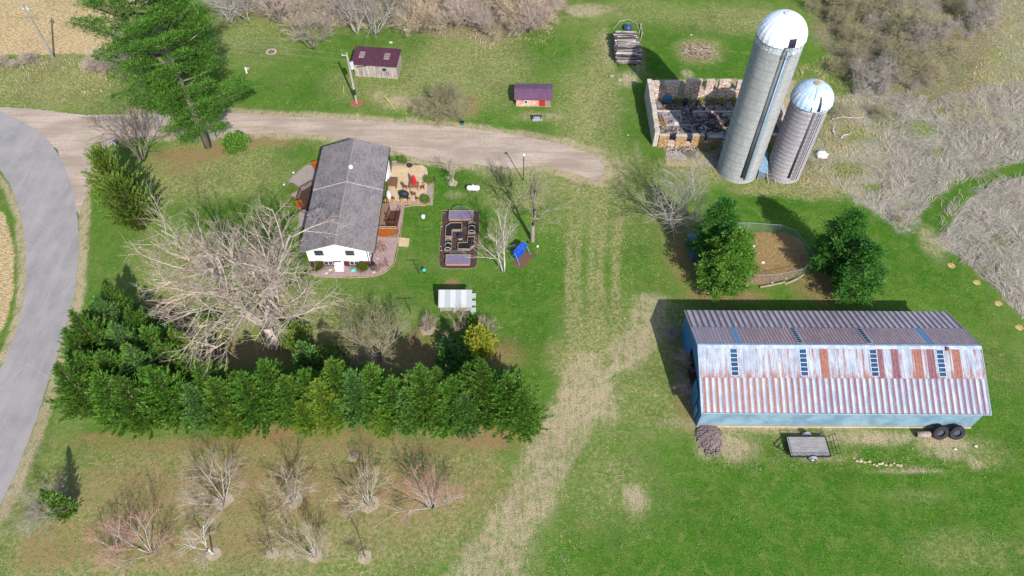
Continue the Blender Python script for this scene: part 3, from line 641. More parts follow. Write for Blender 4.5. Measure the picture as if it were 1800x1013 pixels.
# ---------------------------------------------------------------- thickets and far bare trees
f1 = bare('bare_tree', 'grey leafless tree left of the wood sided shed at the lawn edge', 'tree', 8.0, 3.6, 71, G(552,86), stems=8, bark='grey', twig='pink', kids=(8,7,4), twr=.017, base_r=.11)
f2 = bare('bare_tree', 'pale leafless tree nearest the back of the wood sided shed', 'tree', 8.5, 3.4, 72, G(661,62), stems=5, bark='silver', twig='grey', kids=(8,7,4), twr=.017, base_r=.13)
dup(f2, G(628,60), 2.1, 1.05, 'pale leafless tree just left of the one nearest the shed')
dup(f1, G(495,42), 1.1, 1.0, 'leafless tree at the frame top right of the huge pine')
dup(f2, G(404,42), .6, .95, 'bare tree with a straw ring, first right of the huge pine')
dup(f2, G(438,40), 3.6, .9, 'bare tree second right of the huge pine')
t1 = bare('bare_shrub', 'tangled bare shrub', 'shrub', 4.4, 3.0, 73, G(905,45), stems=12, bark='brown', twig='tan', kids=(8,7,4), twr=.014, base_r=.05)
t2 = bare('bare_shrub', 'tangled bare shrub', 'shrub', 4.0, 3.0, 74, G(830,40), stems=12, bark='grey', twig='pink', kids=(8,7,4), twr=.014, base_r=.05)
t3 = bare('bare_shrub', 'tangled bare shrub', 'shrub', 3.4, 3.2, 75, G(1500,110), stems=13, bark='pale', twig='olive', kids=(8,7,5), twr=.012, base_r=.045, upw=.1, spread=1.1)
t4 = bare('bare_shrub', 'tangled bare shrub', 'shrub', 2.8, 3.0, 76, G(1600,70), stems=12, bark='silver', twig='grey', kids=(8,7,5), twr=.012, base_r=.045, upw=.0, spread=1.2)
GA, GB, GC = 'shrubs of the brown thicket along the top edge', 'shrubs of the grey thicket right of the silos', 'shrubs of the thin scrub along the roadside field'
LA, LB, LC = 'tangled brown bare shrub in the thicket along the upper edge left of the woodpile', 'tangled bare shrub in the scrub right of the tall silo', 'low bare scrub at the edge of the stubble field'
for o in (t1, t2): tag(o, LA, None, GA)
for o in (t3, t4): tag(o, LB, None, GB)
rr = random.Random(99)
A = [(px, py) for py, row in ((62,(745,)), (44,(735,770,800,840,880,925,950)), (20,(480,520,590,700,735,770,805,840,875,910,945,975)), (-2,(450,500,560,610,655,700,740,780,820,860,900,940,975)), (-22,(420,480,540,600,660,720,780,840,900,960)), (60,(865,905,935))) for px in row]
for px, py in A[::3]+A[1::3]:
    dup((t1, t2)[rr.random() < .4], G(px+rr.uniform(-12,12), py+rr.uniform(-6,6)), rr.random()*6.28, rr.uniform(.75,1.3), LA, None, GA)
B = []
for py, lo, hi, st in ((-30,1400,1780,34),(-5,1410,1770,34),(20,1440,1750,32),(48,1455,1740,32),(75,1480,1735,32),(100,1500,1690,34),(125,1470,1660,38),(150,1510,1640,40)):
    for px in range(lo, hi, st): B.append((px, py))
for px, py in B:
    dup((t3, t4)[rr.random() < .5], G(px+rr.uniform(-15,15), py+rr.uniform(-9,9)), rr.random()*6.28, rr.choice((.6,.8,1,1.2,1.6)), LB, None, GB)
for px, py, s in ((1290,225,.5),(1265,275,.45),(1240,262,.35),(1215,275,.3),(1425,235,.55),(1475,205,.7),(1470,130,.5),(1545,205,.6),(1415,290,.4)):
    dup(t3, G(px, py), rr.random()*6.28, s, 'low tangled scrub growing around the feet of the silos', None, 'scrub around the feet of the silos')
for px, py, s in ((55,112,.5),(5,118,.45),(185,118,.75),(205,125,.8),(170,128,.6),(225,112,.6),(235,140,.5),(30,120,.35),(1204,640,.4),(1207,690,.4)):
    if px < 1000: dup(t2, G(px, py), rr.random()*6.28, s, LC, None, GC)
    else: dup(t2, G(px, py), rr.random()*6.28, s, 'dry weeds against the open end wall of the barn', None, 'dry weeds against the barn end wall')
dup(t4, G(1181,590), 1., (.55,.4,.3), 'flattened pale dead bush beside the rear left corner of the barn')
dup(t3, G(1578,388), 1., .28, 'small dark clump where the mown path splits')

# ---------------------------------------------------------------- long dry grass as bent blades
def blades(name, poly_list, count, L0, L1, wd, mm, seed, hgt=.45, clump=1.4):
    rs = np.random.RandomState(seed); C_ = []
    for P in poly_list:
        P = GP(P); xs_ = [p[0] for p in P]; ys_ = [p[1] for p in P]
        area = (max(xs_)-min(xs_))*(max(ys_)-min(ys_)); n = int(count*area)
        X = rs.uniform(min(xs_), max(xs_), n); Y = rs.uniform(min(ys_), max(ys_), n)
        k = sd_poly(X, Y, P)+rs.normal(0, .3, n) < 0
        den = fbm(X, Y, 3.0, seed+3) + rs.normal(0, .12, n) > .42
        C_.append(np.stack([X[k & den], Y[k & den]], 1))
    Q = np.concatenate(C_); n = len(Q)
    ang = fbm(Q[:, 0], Q[:, 1], clump*3.2, seed+1)*14 + rs.normal(0, .3, n)
    L = rs.uniform(L0, L1, n); D = np.stack([np.cos(ang), np.sin(ang), np.zeros(n)], 1); Sd = np.stack([-np.sin(ang), np.cos(ang), np.zeros(n)], 1)
    h = hgt*(.3+rs.rand(n)); base = np.concatenate([Q, np.full((n, 1), -.02)], 1)
    mid = base+D*(L*.45)[:, None]+np.array([0, 0, 1])*h[:, None]; tip = base+D*L[:, None]+np.array([0, 0, 1])*(h*.35)[:, None]+Sd*rs.normal(0, .15, n)[:, None]
    W_ = wd*(.6+.8*rs.rand(n))[:, None]
    V = np.stack([base-Sd*W_, base+Sd*W_, mid+Sd*W_, mid-Sd*W_, tip], 1).reshape(-1, 3)
    o = np.arange(n)*5
    F = np.concatenate([np.stack([o, o+1, o+2, o+3], 1), np.stack([o+3, o+2, o+4, o+4], 1)])
    F[n:, 3] = F[n:, 2]
    me = bpy.data.meshes.new(name); me.vertices.add(n*5); me.vertices.foreach_set('co', V.astype(np.float32).ravel())
    lv = np.concatenate([np.stack([o, o+1, o+2, o+3], 1).ravel(), np.stack([o+3, o+2, o+4], 1).ravel()])
    ls = np.concatenate([np.arange(n)*4, n*4+np.arange(n)*3])
    me.loops.add(len(lv)); me.loops.foreach_set('vertex_index', lv.astype(np.int32)); me.polygons.add(2*n); me.polygons.foreach_set('loop_start', ls.astype(np.int32))
    me.update(calc_edges=True); me.materials.append(mm)
    ob = bpy.data.objects.new(name, me); col.objects.link(ob); return tag(ob, kind='stuff')
MG = leafmat('dry_grass_blades', '#857a6e', '#e6dcd0', '#b8ac9e', .1, 0)
MT = leafmat('tan_grass_blades', '#a89868', '#e2d2a8', '#b4ac6c', .1, 0)
MU = leafmat('green_grass_blades', '#3c7a1e', '#83ad48', '#55902c', .1, 0)
TH1 = [(1540,175),(1600,165),(1640,180),(1720,160),(1900,120),(1900,280),(1800,288),(1740,300),(1690,320),(1640,345),(1605,392),(1580,398),(1540,375),(1520,345),(1560,300),(1550,230)]
TH2 = [(1900,296),(1800,308),(1740,320),(1700,338),(1670,365),(1640,422),(1690,455),(1740,500),(1800,560),(1900,640)]
t_ = blades('dry_grass', [TH1, TH2], 30, .7, 2.0, .015, MG, 301, .45); tag(t_, 'long bent grey dry grass on the slope right of the silos', 'dry grass')
t_ = blades('dry_grass', [[(1730,-60),(1990,-60),(1900,200),(1690,225),(1650,200),(1720,110)],[(1400,120),(1480,90),(1520,220),(1450,330),(1405,325)],[(1150,285),(1340,325),(1500,345),(1440,300),(1250,262)],[(1430,200),(1560,170),(1570,360),(1440,330)]], 14, .4, 1.1, .016, MT, 305, .35)
tag(t_, 'tawny rough grass around the silos and in the upper right corner', 'dry grass')
t_ = blades('rough_grass', [[(-40,112),(260,100),(300,190),(120,192),(-40,180)], [(380,0),(1000,20),(960,75),(860,90),(740,60),(520,40)]], 6, .3, .8, .03, MT, 307, .3)
tag(t_, 'tawny rough grass between the road and the stubble field and under the thicket', 'dry grass')
t_ = blades('grass_tufts', [[(150,250),(560,255),(540,330),(240,420),(160,480)], [(700,300),(1100,330),(1180,500),(1100,640),(900,640),(560,560),(560,500),(720,500)], [(1100,800),(1800,780),(1820,1030),(1000,1030)], [(1380,340),(1620,400),(1820,620),(1820,800),(1740,760),(1660,545),(1560,540)],
   [(430,60),(620,50),(900,100),(1130,60),(1140,230),(1000,240),(620,205),(420,190)]], 4, .12, .3, .035, MU, 309, .12)
tag(t_, 'short green grass tufts standing up from the lawn', 'grass')

t_ = blades('straw_litter', [[(150,780),(900,780),(860,1020),(0,1020),(60,900)], [(900,330),(1120,330),(1180,520),(1160,640),(1100,760),(1000,1020),(820,1020),(960,760),(980,640),(990,480)], [(700,60),(1060,60),(1080,230),(700,200)],
   [(1220,750),(1720,750),(1740,830),(1240,830)]], 9, .2, .55, .014, MT, 311, .08); tag(t_, 'thin dead straw lying over the worn and dry parts of the lawn', 'straw')

#@@BUILD
# ---------------------------------------------------------------- barn
def barn():
    x0, y0 = 20.45, 37.75; Lb, Wb, ze, zr = 30.75, 13.1, 3.95, 6.75; rz = -.006
    o = thing('pole_barn', 'long blue metal barn with a rusty ribbed roof and rows of dark skylights', 'barn', (x0, y0), rz)
    g = N('blue_siding'); v = g.mapv((1, 1, 1)); f = g.noise(.5, 4, .6); c = g.mix(g.ramp(f, .35, .65), C('#6f8ea4'), C('#8dabbe'))
    wv = g.n('ShaderNodeTexWave', bands_direction='Z'); wv.inputs['Scale'].default_value = 1.4; wv.inputs['Distortion'].default_value = .6; g.l(v, wv.inputs['Vector'])
    c = g.mix(g.ramp(wv.outputs[1], .2, .9, 0, .2), c, C('#55869f')); n2 = g.noise(3, 4, .7, g.mapv((1, 1, .2))); c = g.mix(g.ramp(n2, .55, .75, 0, .4), c, C('#a9c3cc')); sz = g.n('ShaderNodeSeparateXYZ'); g.l(v, sz.inputs[0]); c = g.mix(g.ramp(g.math('ADD', sz.outputs[2], g.math('MULTIPLY', g.noise(1.3, 5, .7), -1.6)), .1, -.6, 0, .6), c, C('#a3937c'))
    g.fin(c, .6); MW = g.m
    xa, xb, ya, yb = .15, Lb-.15, .12, Wb-.12
    b = MB(); b.hexa([(xa,ya,0),(xb,ya,0),(xb,ya+.15,0),(xa,ya+.15,0),(xa,ya,ze-.05),(xb,ya,ze-.05),(xb,ya+.15,ze),(xa,ya+.15,ze)]); b.build('front_wall', MW, o)
    b = MB(); b.box(xa, xb, yb-.15, yb, 0, ze-.06); b.build('rear_wall', MW, o)
    M2 = pm('dark_blue_siding', '#3d80b4', '#4d92c4', 1.5, .6)
    # end walls: gable with a wide door opening on the road-side end
    def gz(y): return ze+(zr-ze)*(1-abs(y-Wb/2)/(Wb/2))-.12
    b = MB()
    def col_(xp, ya_, yb_, zlo=0.0):
        b.hexa([(xp,ya_,zlo),(xp+.12,ya_,zlo),(xp+.12,yb_,zlo),(xp,yb_,zlo),(xp,ya_,gz(ya_)),(xp+.12,ya_,gz(ya_)),(xp+.12,yb_,gz(yb_)),(xp,yb_,gz(yb_))])
    col_(xa, ya+.16, 4.3); col_(xa, 4.303, Wb/2, 3.5); col_(xa, Wb/2+.003, 8.6, 3.5); col_(xa, 8.603, yb-.16)
    b.build('end_wall', M2, o)
    b = MB(); col_(xb-.12, ya+.16, Wb/2); col_(xb-.12, Wb/2+.003, yb-.16); b.build('end_wall', MW, o)
    b = MB(); b.box(xa+.02, xb-.1, ya+.2, yb-.2, .01, .03); b.build('floor', pm('barn_floor', '#4a3c30', '#5d4a3a', 1, .95), o)
    dd = MB(); dd.rbox(.02, 3.2, 1.75, .06, 2.1, 3.3); dd.build('sliding_door', pm('door_blue', '#4e93c0', '#3c7fae', 2, .6), o)
    dd = MB(); dd.rbox(.02, 2.1-.6, 1.1, .05, .8, 1.9); dd.build('side_door', pm('door_pale', '#8fb3c8', '#6f98b0', 2, .6), o)
    b = MB(); b.box(xa-.02, xb+.02, ya-.06, ya-.005, 0, .16); b.build('kick_board', pm('kick', '#e2d7b8', '#cbbd98', 3, .8), o)
    # roof sheets: real ribs, rust by stripe
    def roofmat(name, kind):
        g = N(name); sx = g.n('ShaderNodeSeparateXYZ'); g.l(g.tc.outputs['Object'], sx.inputs[0]); X, Y = sx.outputs[0], sx.outputs[1]
        base = g.mix(g.ramp(g.noise(1.2, 5, .7, g.mapv((1, .15, 1))), .35, .65), C('#bcc5d2'), C('#98a7bc'))
        def stripe(per, wdt, ph=0.0):
            t = g.math('FRACT', g.math('DIVIDE', g.math('ADD', X, ph), per)); return g.ramp(g.math('ABSOLUTE', g.math('SUBTRACT', t, .5)), wdt, wdt-.08)
        rust = g.mix(g.ramp(g.noise(5, 4, .7), .35, .65), C('#8a4a3c'), C('#a86c58'))
        pur = g.mix(g.ramp(g.noise(5, 4, .7), .35, .65), C('#6c3c48'), C('#8a5560'))
        st = g.noise(1, 4, .7, g.mapv((3.2, .12, 1)))
        speck = g.noise(9, 4, .7)
        big = g.noise(.22, 2, .5, g.mapv((1, .05, 1)))
        if kind == 'fu':
            f = g.math('MULTIPLY', stripe(.34, .2), g.ramp(g.math('ADD', st, g.math('MULTIPLY', g.math('SUBTRACT', speck, .5), .8)), .46, .6))
            c = g.mix(g.math('MULTIPLY', f, .75), base, rust)
            full = g.math('GREATER_THAN', g.noise(1, 0, 0, g.mapv((.62, .001, 1))), .595)
            low = g.math('MULTIPLY', g.ramp(Y, 4.6, 3.0), g.ramp(g.math('ADD', st, g.math('MULTIPLY', speck, .4)), .58, .78)); c = g.mix(low, c, rust)
            for xc, ww in ((13.55,.45),(19.6,.42),(21.3,.42),(23.8,.45),(25.2,.42),(28.0,.45),(30.6,.0),(31.2,.0),(20.3,.0),(17.4,.0)):
                if ww:
                    k = g.math('LESS_THAN', g.math('ABSOLUTE', g.math('SUBTRACT', X, xc)), ww); c = g.mix(g.math('MULTIPLY', k, .95), c, rust if xc not in (19.6, 21.3, 25.2) else pur)
            xs_ = g.ramp(X, 0, 18, .35, .95); c = g.mix(g.math('MULTIPLY', g.math('MULTIPLY', xs_, stripe(.68, .22, .2)), g.ramp(st, .4, .6)), c, rust)
        elif kind == 'fl':
            f = g.math('MULTIPLY', stripe(.68, .27), g.ramp(g.math('ADD', st, g.math('MULTIPLY', speck, .35)), .42, .6, .45, .95)); c = g.mix(f, base, g.mix(g.ramp(X, 6, 14), rust, pur))
            c = g.mix(g.math('MULTIPLY', stripe(.68, .05, .17), .5), c, C('#5b6a84'))
        elif kind == 'bu':
            f = g.math('MULTIPLY', stripe(.38, .3), g.ramp(g.math('ADD', st, g.math('MULTIPLY', speck, .3)), .3, .5, .5, 1)); c = g.mix(f, base, g.mix(g.ramp(speck, .35, .65), C('#9a4a3c'), C('#b87058')))
            for xc in (4.5, 25.6):
                k = g.math('LESS_THAN', g.math('ABSOLUTE', g.math('SUBTRACT', X, xc)), .4); c = g.mix(g.math('MULTIPLY', k, .9), c, C('#5f93c4'))
            c = g.mix(g.ramp(X, 7, 1.5, 0, .3), c, C('#b0b9d0'))
        else:
            f = g.math('MULTIPLY', stripe(.68, .25, .3), g.ramp(g.math('ADD', st, g.math('MULTIPLY', speck, .3)), .35, .55, .5, .95)); c = g.mix(f, base, g.mix(g.ramp(speck, .4, .6), C('#855050'), C('#a06a66')))
        g.fin(c, .45, .0); g.b.inputs['Specular IOR Level'].default_value = .4; return g.m
    yr = Wb/2
    def zy(y): return ze+(zr-ze)*(1-abs(y-yr)/yr)
    def sheet_(name, ya_, yb_, m, per, hgt, off):
        b = MB(); x = -.12; pts = []
        while x < Lb+.1:
            pts += [(x, 0), (x+per*.32, 0), (x+per*.40, hgt), (x+per*.55, hgt), (x+per*.63, 0)]; x += per
        pts = [p for p in pts if p[0] < Lb+.12]; pts.append((Lb+.12, 0)); n = len(pts)
        vs = [(px, ya_, zy(ya_)+pz+off) for px, pz in pts]+[(px, yb_, zy(yb_)+pz+off) for px, pz in pts]
        b.add(vs, [(i, i+1, n+i+1, n+i) for i in range(n-1)]+[(n+i, n+i+1, i+1, i)[::1] for i in []])
        b.add([(v[0], v[1], v[2]-.05) for v in (vs[0], vs[n-1], vs[2*n-1], vs[n])], [(3, 2, 1, 0)])
        return b.build(name, m, o)
    sheet_('roof_sheet', -.25, 3.3, roofmat('roof_front_lower', 'fl'), .68, .07, .0)
    sheet_('roof_sheet', 3.25, yr-.03, roofmat('roof_front_upper', 'fu'), .34, .025, .04)
    sheet_('roof_sheet', yr+.03, 9.9, roofmat('roof_rear_upper', 'bu'), .38, .035, .04)
    sheet_('roof_sheet', 9.85, Wb+.25, roofmat('roof_rear_lower', 'bl'), .68, .05, .0)
    b = MB(); 
    b.add([(-.14, yr-.35, zy(yr-.35)+.09), (Lb+.14, yr-.35, zy(yr-.35)+.09), (Lb+.14, yr, zr+.1), (-.14, yr, zr+.1), (-.14, yr+.3, zy(yr+.3)+.09), (Lb+.14, yr+.3, zy(yr+.3)+.09)], [(0,1,2,3), (3,2,5,4)])
    b.build('ridge_cap', pm('ridge', '#c5cfdf', '#9fb2cc', 1.5, .5), o)
    b = MB()
    for xe in (-.16, Lb+.1):
        for ys_, ye_ in ((-.27, yr), (Wb+.27, yr)):
            z1, z2 = zy(ys_), zy(ye_); b.hexa([(xe,ys_,z1-.2),(xe+.06,ys_,z1-.2),(xe+.06,ye_,z2-.2),(xe,ye_,z2-.2),(xe,ys_,z1+.07),(xe+.06,ys_,z1+.07),(xe+.06,ye_,z2+.12),(xe,ye_,z2+.12)])
    b.box(-.1, Lb+.1, -.3, -.26, ze-.16, ze+.0)
    b.build('roof_trim', pm('trim_pale', '#b9c9d8', '#9fb3c6', 2, .5), o)
    MS = pm('skylight_blue', '#26466e', '#375c86', 2, .25); MF = pm('skylight_frame', '#e4ecf2', '#c9d4de', 4, .5)
    def sky_(xc, ya_, yb_, n, wv=.72, mm=MS):
        f = MB(); 
        def q(x1, x2, y1, y2, off): return [(x1,y1,zy(y1)+off),(x2,y1,zy(y1)+off),(x2,y2,zy(y2)+off),(x1,y2,zy(y2)+off)]
        f.hexa(q(xc-wv/2-.07, xc+wv/2+.07, ya_, yb_, .05)+q(xc-wv/2-.07, xc+wv/2+.07, ya_, yb_, .085)); fo = f.build('skylight', MF, o)
        p = MB(); st = (yb_-ya_)/n
        for i in range(n): a = ya_+st*i+.03; p.hexa(q(xc-wv/2, xc+wv/2, a, a+st-.07, .08)+q(xc-wv/2, xc+wv/2, a, a+st-.07, .1))
        p.build('panes', mm, fo)
    for xc in (3.75, 11.3, 18.95, 26.25): sky_(xc, 3.45, 6.15, 6)
    MS2 = pm('skylight_dark', '#1a2c44', '#2c4460', 2, .3)
    for xc in (11.3, 18.9): sky_(xc, 7.0, 9.7, 7, .5, MS2)
    b = MB(); b.box(26.9, 27.2, yr-.5, yr-.2, zr-.15, zr+.2); b.build('roof_vent', pm('vent_rust', '#9a6c66', '#7c4e48', 5, .8), o)
barn()

# ---------------------------------------------------------------- house
def house():
    ox, oy = -22.2, 70.4; o = thing('ranch_house', 'white ranch house with a grey shingle gable roof and maroon base', 'house', (ox, oy))
    MWs = N('white_siding'); wv = MWs.n('ShaderNodeTexWave', bands_direction='Z'); wv.inputs['Scale'].default_value = 2.2; MWs.l(MWs.tc.outputs['Object'], wv.inputs['Vector'])
    MWs.fin(MWs.mix(MWs.ramp(wv.outputs[1], .8, 1, 0, .25), C('#efeff2', 1.35), C('#b9bcc4')), .6)
    MB_ = pm('maroon_base', '#6e3136', '#5c282d', 4, .7)
    g = N('shingles'); br = g.n('ShaderNodeTexBrick'); br.inputs['Scale'].default_value = 1.0; br.inputs['Brick Width'].default_value = .4; br.inputs['Row Height'].default_value = .17; br.inputs['Mortar Size'].default_value = .012
    br.inputs['Color1'].default_value = C('#837b7f'); br.inputs['Color2'].default_value = C('#a59b99'); br.inputs['Mortar'].default_value = C('#5d585f'); g.l(g.mapv((1,1,1), (0,0,math.pi/2)), br.inputs['Vector'])
    c = g.mix(g.ramp(g.noise(6, 4, .8), .3, .7, 0, .55), br.outputs[0], C('#5c565c')); c = g.mix(g.ramp(g.noise(.5, 3, .6), .4, .65, 0, .3), c, C('#a89f9b')); g.bump(g.noise(14, 3, .7), .5, .03); g.fin(c, .95); MR = g.m
    x0, x1, ya, yb = -4.05, 3.9, -9.5, 9.1; ze, zr = 3.45, 4.95; hb = 1.1
    b = MB()
    for yy in (ya, yb-.15):
        b.add([(x0,yy,hb),(x1,yy,hb),(x1,yy,ze-.02),(0,yy,zr-.14),(x0,yy,ze-.02),(x0,yy+.15,hb),(x1,yy+.15,hb),(x1,yy+.15,ze-.02),(0,yy+.15,zr-.14),(x0,yy+.15,ze-.02)],
              [(0,1,2,3,4),(9,8,7,6,5),(0,5,6,1),(1,6,7,2),(4,9,5,0)])
    b.box(x0, x0+.15, ya+.151, yb-.151, hb, ze+.02); b.box(x1-.15, x1, ya+.151, yb-.151, hb, ze+.02); b.build('wall', MWs.m, o)
    b = MB(); b.box(x0+.03, x1-.03, ya+.03, yb-.03, -.1, hb+.01); b.build('base_wall', MB_, o)
    MTm = pm('white_trim', '#f2f2f2', '#dddde0', 3, .5)
    for nm, a, b_, dz in (('roof', -9.95, 1.0, 0.0), ('roof', 1.003, 9.55, .13)):
        m_ = MB(); e = 4.75
        def zz(x): return ze-.12+(zr-ze+.12)*(1-abs(x)/4.75)+dz
        for s_ in (-1, 1):
            xa_, xb_ = (-e, -.001) if s_ < 0 else (.001, e)
            m_.hexa([(xa_,a,zz(xa_)-.1),(xb_,a,zz(xb_)-.1),(xb_,b_,zz(xb_)-.1),(xa_,b_,zz(xa_)-.1),(xa_,a,zz(xa_)+.06),(xb_,a,zz(xb_)+.06),(xb_,b_,zz(xb_)+.06),(xa_,b_,zz(xa_)+.06)])
        r_ = m_.build(nm, MR, o)
        if dz:
            f = MB()
            for s_ in (-1, 1):
                xa_, xb_ = (-e, -.01) if s_ < 0 else (.01, e)
                f.hexa([(xa_,a-.04,zz(xa_)-.12),(xb_,a-.04,zz(xb_)-.12),(xb_,a-.004,zz(xb_)-.12),(xa_,a-.004,zz(xa_)-.12),(xa_,a-.04,zz(xa_)+.08),(xb_,a-.04,zz(xb_)+.08),(xb_,a-.004,zz(xb_)+.08),(xa_,a-.004,zz(xa_)+.08)])
            f.build('step_flashing', pm('flashing', '#c4bfc0', '#a8a2a4', 3, .5), r_)
        cap = MB(); cap.add([(-.16,a,zz(.16)+.085),(0,a,zz(0)+.1),(.16,a,zz(.16)+.085),(-.16,b_,zz(.16)+.085),(0,b_,zz(0)+.1),(.16,b_,zz(.16)+.085)], [(0,1,4,3),(1,2,5,4)]); cap.build('ridge_shingles', pm('ridge_sh', '#a09897', '#8c8488', 5, .95), r_)
        for s_ in (-1, 1):
            gt = MB(); gt.box(s_*e-.02 if s_ > 0 else -e-.1, e+.1 if s_ > 0 else -e+.02, a+.02, b_-.02, zz(e)-.14, zz(e)+.0)
            gt.build('gutter', pm('gutter', '#4a4448', '#5b5458', 3, .5), r_)
    MGl = pm('window_glass', '#2c3640', '#46525e', 1, .12)
    def window(x, z, wv, h, two=False, frame=MTm):
        f = MB(); y = ya
        f.box(x-wv/2-.09, x+wv/2+.09, y-.06, y-.004, z-h/2-.09, z+h/2+.09); fo = f.build('window', frame, o)
        p = MB()
        if two: p.box(x-wv/2, x-.05, y-.075, y-.058, z-h/2, z+h/2); p.box(x+.05, x+wv/2, y-.075, y-.058, z-h/2, z+h/2)
        else: p.box(x-wv/2, x+wv/2, y-.075, y-.058, z-h/2, z-.03); p.box(x-wv/2, x+wv/2, y-.075, y-.058, z+.03, z+h/2)
        p.build('pane', MGl, fo)
    MDf = pm('grey_frame', '#9aa0a6', '#80868c', 3, .5)
    window(-2.45, 2.75, 1.0, .8, frame=MDf); window(1.5, 2.75, 1.0, .8, frame=MDf); window(-1.6, .75, 1.05, .62, True); window(1.75, .75, 1.05, .62, True)
    # east side entry
    b = MB(); b.box(x1, x1+.75, 6.2, 8.0, 0, 2.4); e_ = b.build('entry_bay', MWs.m, o)
    b = MB(); b.box(x1+.1, x1+.8, 8.02, 9.0, 0, 2.5); b.build('entry_dark_box', pm('entry_dark', '#2c3442', '#39404c', 2, .3), o)  # solid dark box next to the entry bay
    # roof things
    b = MB(); b.lathe([(0.0,0),(.14,.03),(.26,.1),(.3,.17)], 16, capb=False, capt=False)
    ds = b.build('satellite_dish', pm('dish', '#f6f6f6', '#e6e6ea', 3, .5), o, True); ds.location = (.35, 3.6, 5.3); ds.rotation_euler = (R(55), 0, R(10))
    b = MB(); b.tube([(.35,3.7,5.1),(.35,3.62,5.32)], .03, 6); b.tube([(.35,3.6,5.3),(.7,3.2,5.35)], .025, 5); b.build('dish_mount', MTm, ds.parent)
    for x, y in ((-2.0,1.6),(.95,1.4),(-1.2,-1.4)):
        b = MB(); z = ze+(zr-ze)*(1-abs(x)/4.75); b.tube([(x,y,z-.1),(x,y,z+.32)], .07, 8); b.build('vent_pipe', pm('pipe_rust', '#6a3a32', '#4c3030', 4, .7), o)
    b = MB(); b.tube([(3.3,.2,4.0),(3.3,-1.1,4.15)], .045, 6); b.tube([(3.3,.2,4.0),(3.05,.2,4.3)], .03, 6); b.build('antenna_mast', pm('mast', '#b7bcc2', '#9da3aa', 4, .4), o)
    b = MB(); b.tube([(3.72,-9.6,3.2),(3.72,-9.6,1.2),(3.9,-9.75,.9)], .06, 6); b.tube([(4.65,-9.8,3.3),(4.0,-9.65,2.6),(4.0,-9.65,1.2)], .055, 6); b.build('downspout', pm('spout', '#6c6668', '#55504f', 4, .5), o)
    b = MB(); b.box(-1.35, -1.25, ya-.05, ya-.004, 1.2, 3.6); b.box(2.35, 2.42, ya-.05, ya-.004, 1.2, 3.3); b.box(.1,.4,ya-.12,ya-.004,.9,1.2); b.build('wall_conduit', MTm, o)
house()
def at(px, py, z=0): return (*G(px, py), z)
sheet('rock_bed', GP([(543,466),(549,486),(600,488),(658,487),(678,478),(692,463),(697,436),(705,400),(710,360),(676,358),(660,420),(652,470)]), .03, pm('pink_rock', '#a08280', '#cbb3ae', 9, .9, bump=.8, lo=.42, hi=.58), .06, .5)
MEd = pm('edging', '#c4a98a', '#a98c6e', 4, .8)
def edging(name, label, pts, wdt=.12, h=.1, m=None, cat='garden edging'):
    P = smooth_line(GP(pts), 1); b = MB()
    b.tube([(p.x, p.y, h*.4) for p in P], wdt/2, 6); o = b.build(name, m or MEd, None); return tag(o, label, cat)
edging('bed_edging', 'tan edging strip around the rock bed at the house front', [(543,467),(549,487),(600,489),(658,488),(680,478),(694,464),(700,436),(706,400),(711,359)])
edging('bed_edging', 'tan divider board across the rock bed near the rain barrel', [(650,486),(652,472)])
sheet('rock_bed', GP([(508,316),(540,290),(560,292),(548,345),(536,400),(524,400),(528,350),(512,345)]), .03, pm('grey_rock', '#9a8c86', '#c0b2a8', 9, .9, bump=.8), .06, .5)
edging('bed_edging', 'curved grey edging around the rock bed on the porch side', [(505,330),(512,312),(540,289),(560,285)], m=pm('edge_grey', '#a79e94', '#8d847a', 4, .9))
# patio
MPat = pm('patio_concrete', '#d6b892', '#e2c8a4', 1.2, .9)
sheet('patio', GP([(684,292),(742,291),(750,296),(752,305),(750,345),(748,354),(678,354)]), .05, MPat)
sheet('brick_walk', GP([(676,354),(748,354),(756,356),(756,361),(709,361),(676,358)]), .045, pm('pink_paver', '#b08a80', '#c8a698', 7, .9))
sheet('planting_bed', GP([(751,310),(762,313),(761,362),(749,361)]), .035, pm('grey_rock', '', None))
edging('bed_edging', 'pale timber edging around the far corner of the patio', [(751,313),(763,314),(760,362),(712,362),(709,372)], .14)
sheet('planting_bed', GP([(689,283),(725,284),(725,291),(690,292)]), .035, pm('grey_rock', '', None))
edging('bed_edging', 'pale edging of the planting strip at the upper patio edge', [(689,284),(725,284),(725,292)], .12)
tag(sheet('stepping_pad', GP([(701,418),(720,420),(718,434),(700,433)]), .09, pm('patio_concrete','',None), kind=None, thick=.1), 'square tan concrete pad at the foot of the deck stairs', 'paving pad')
MWd = pm('deck_wood', '#6b4230', '#573426', 6, .8, stretch=(1,6,1)); MOr = pm('stained_wood', '#b4601f', '#9c4e18', 5, .7, stretch=(4,1,1)); MBg = pm('beige_rail', '#c9ae92', '#b59a7e', 5, .8)
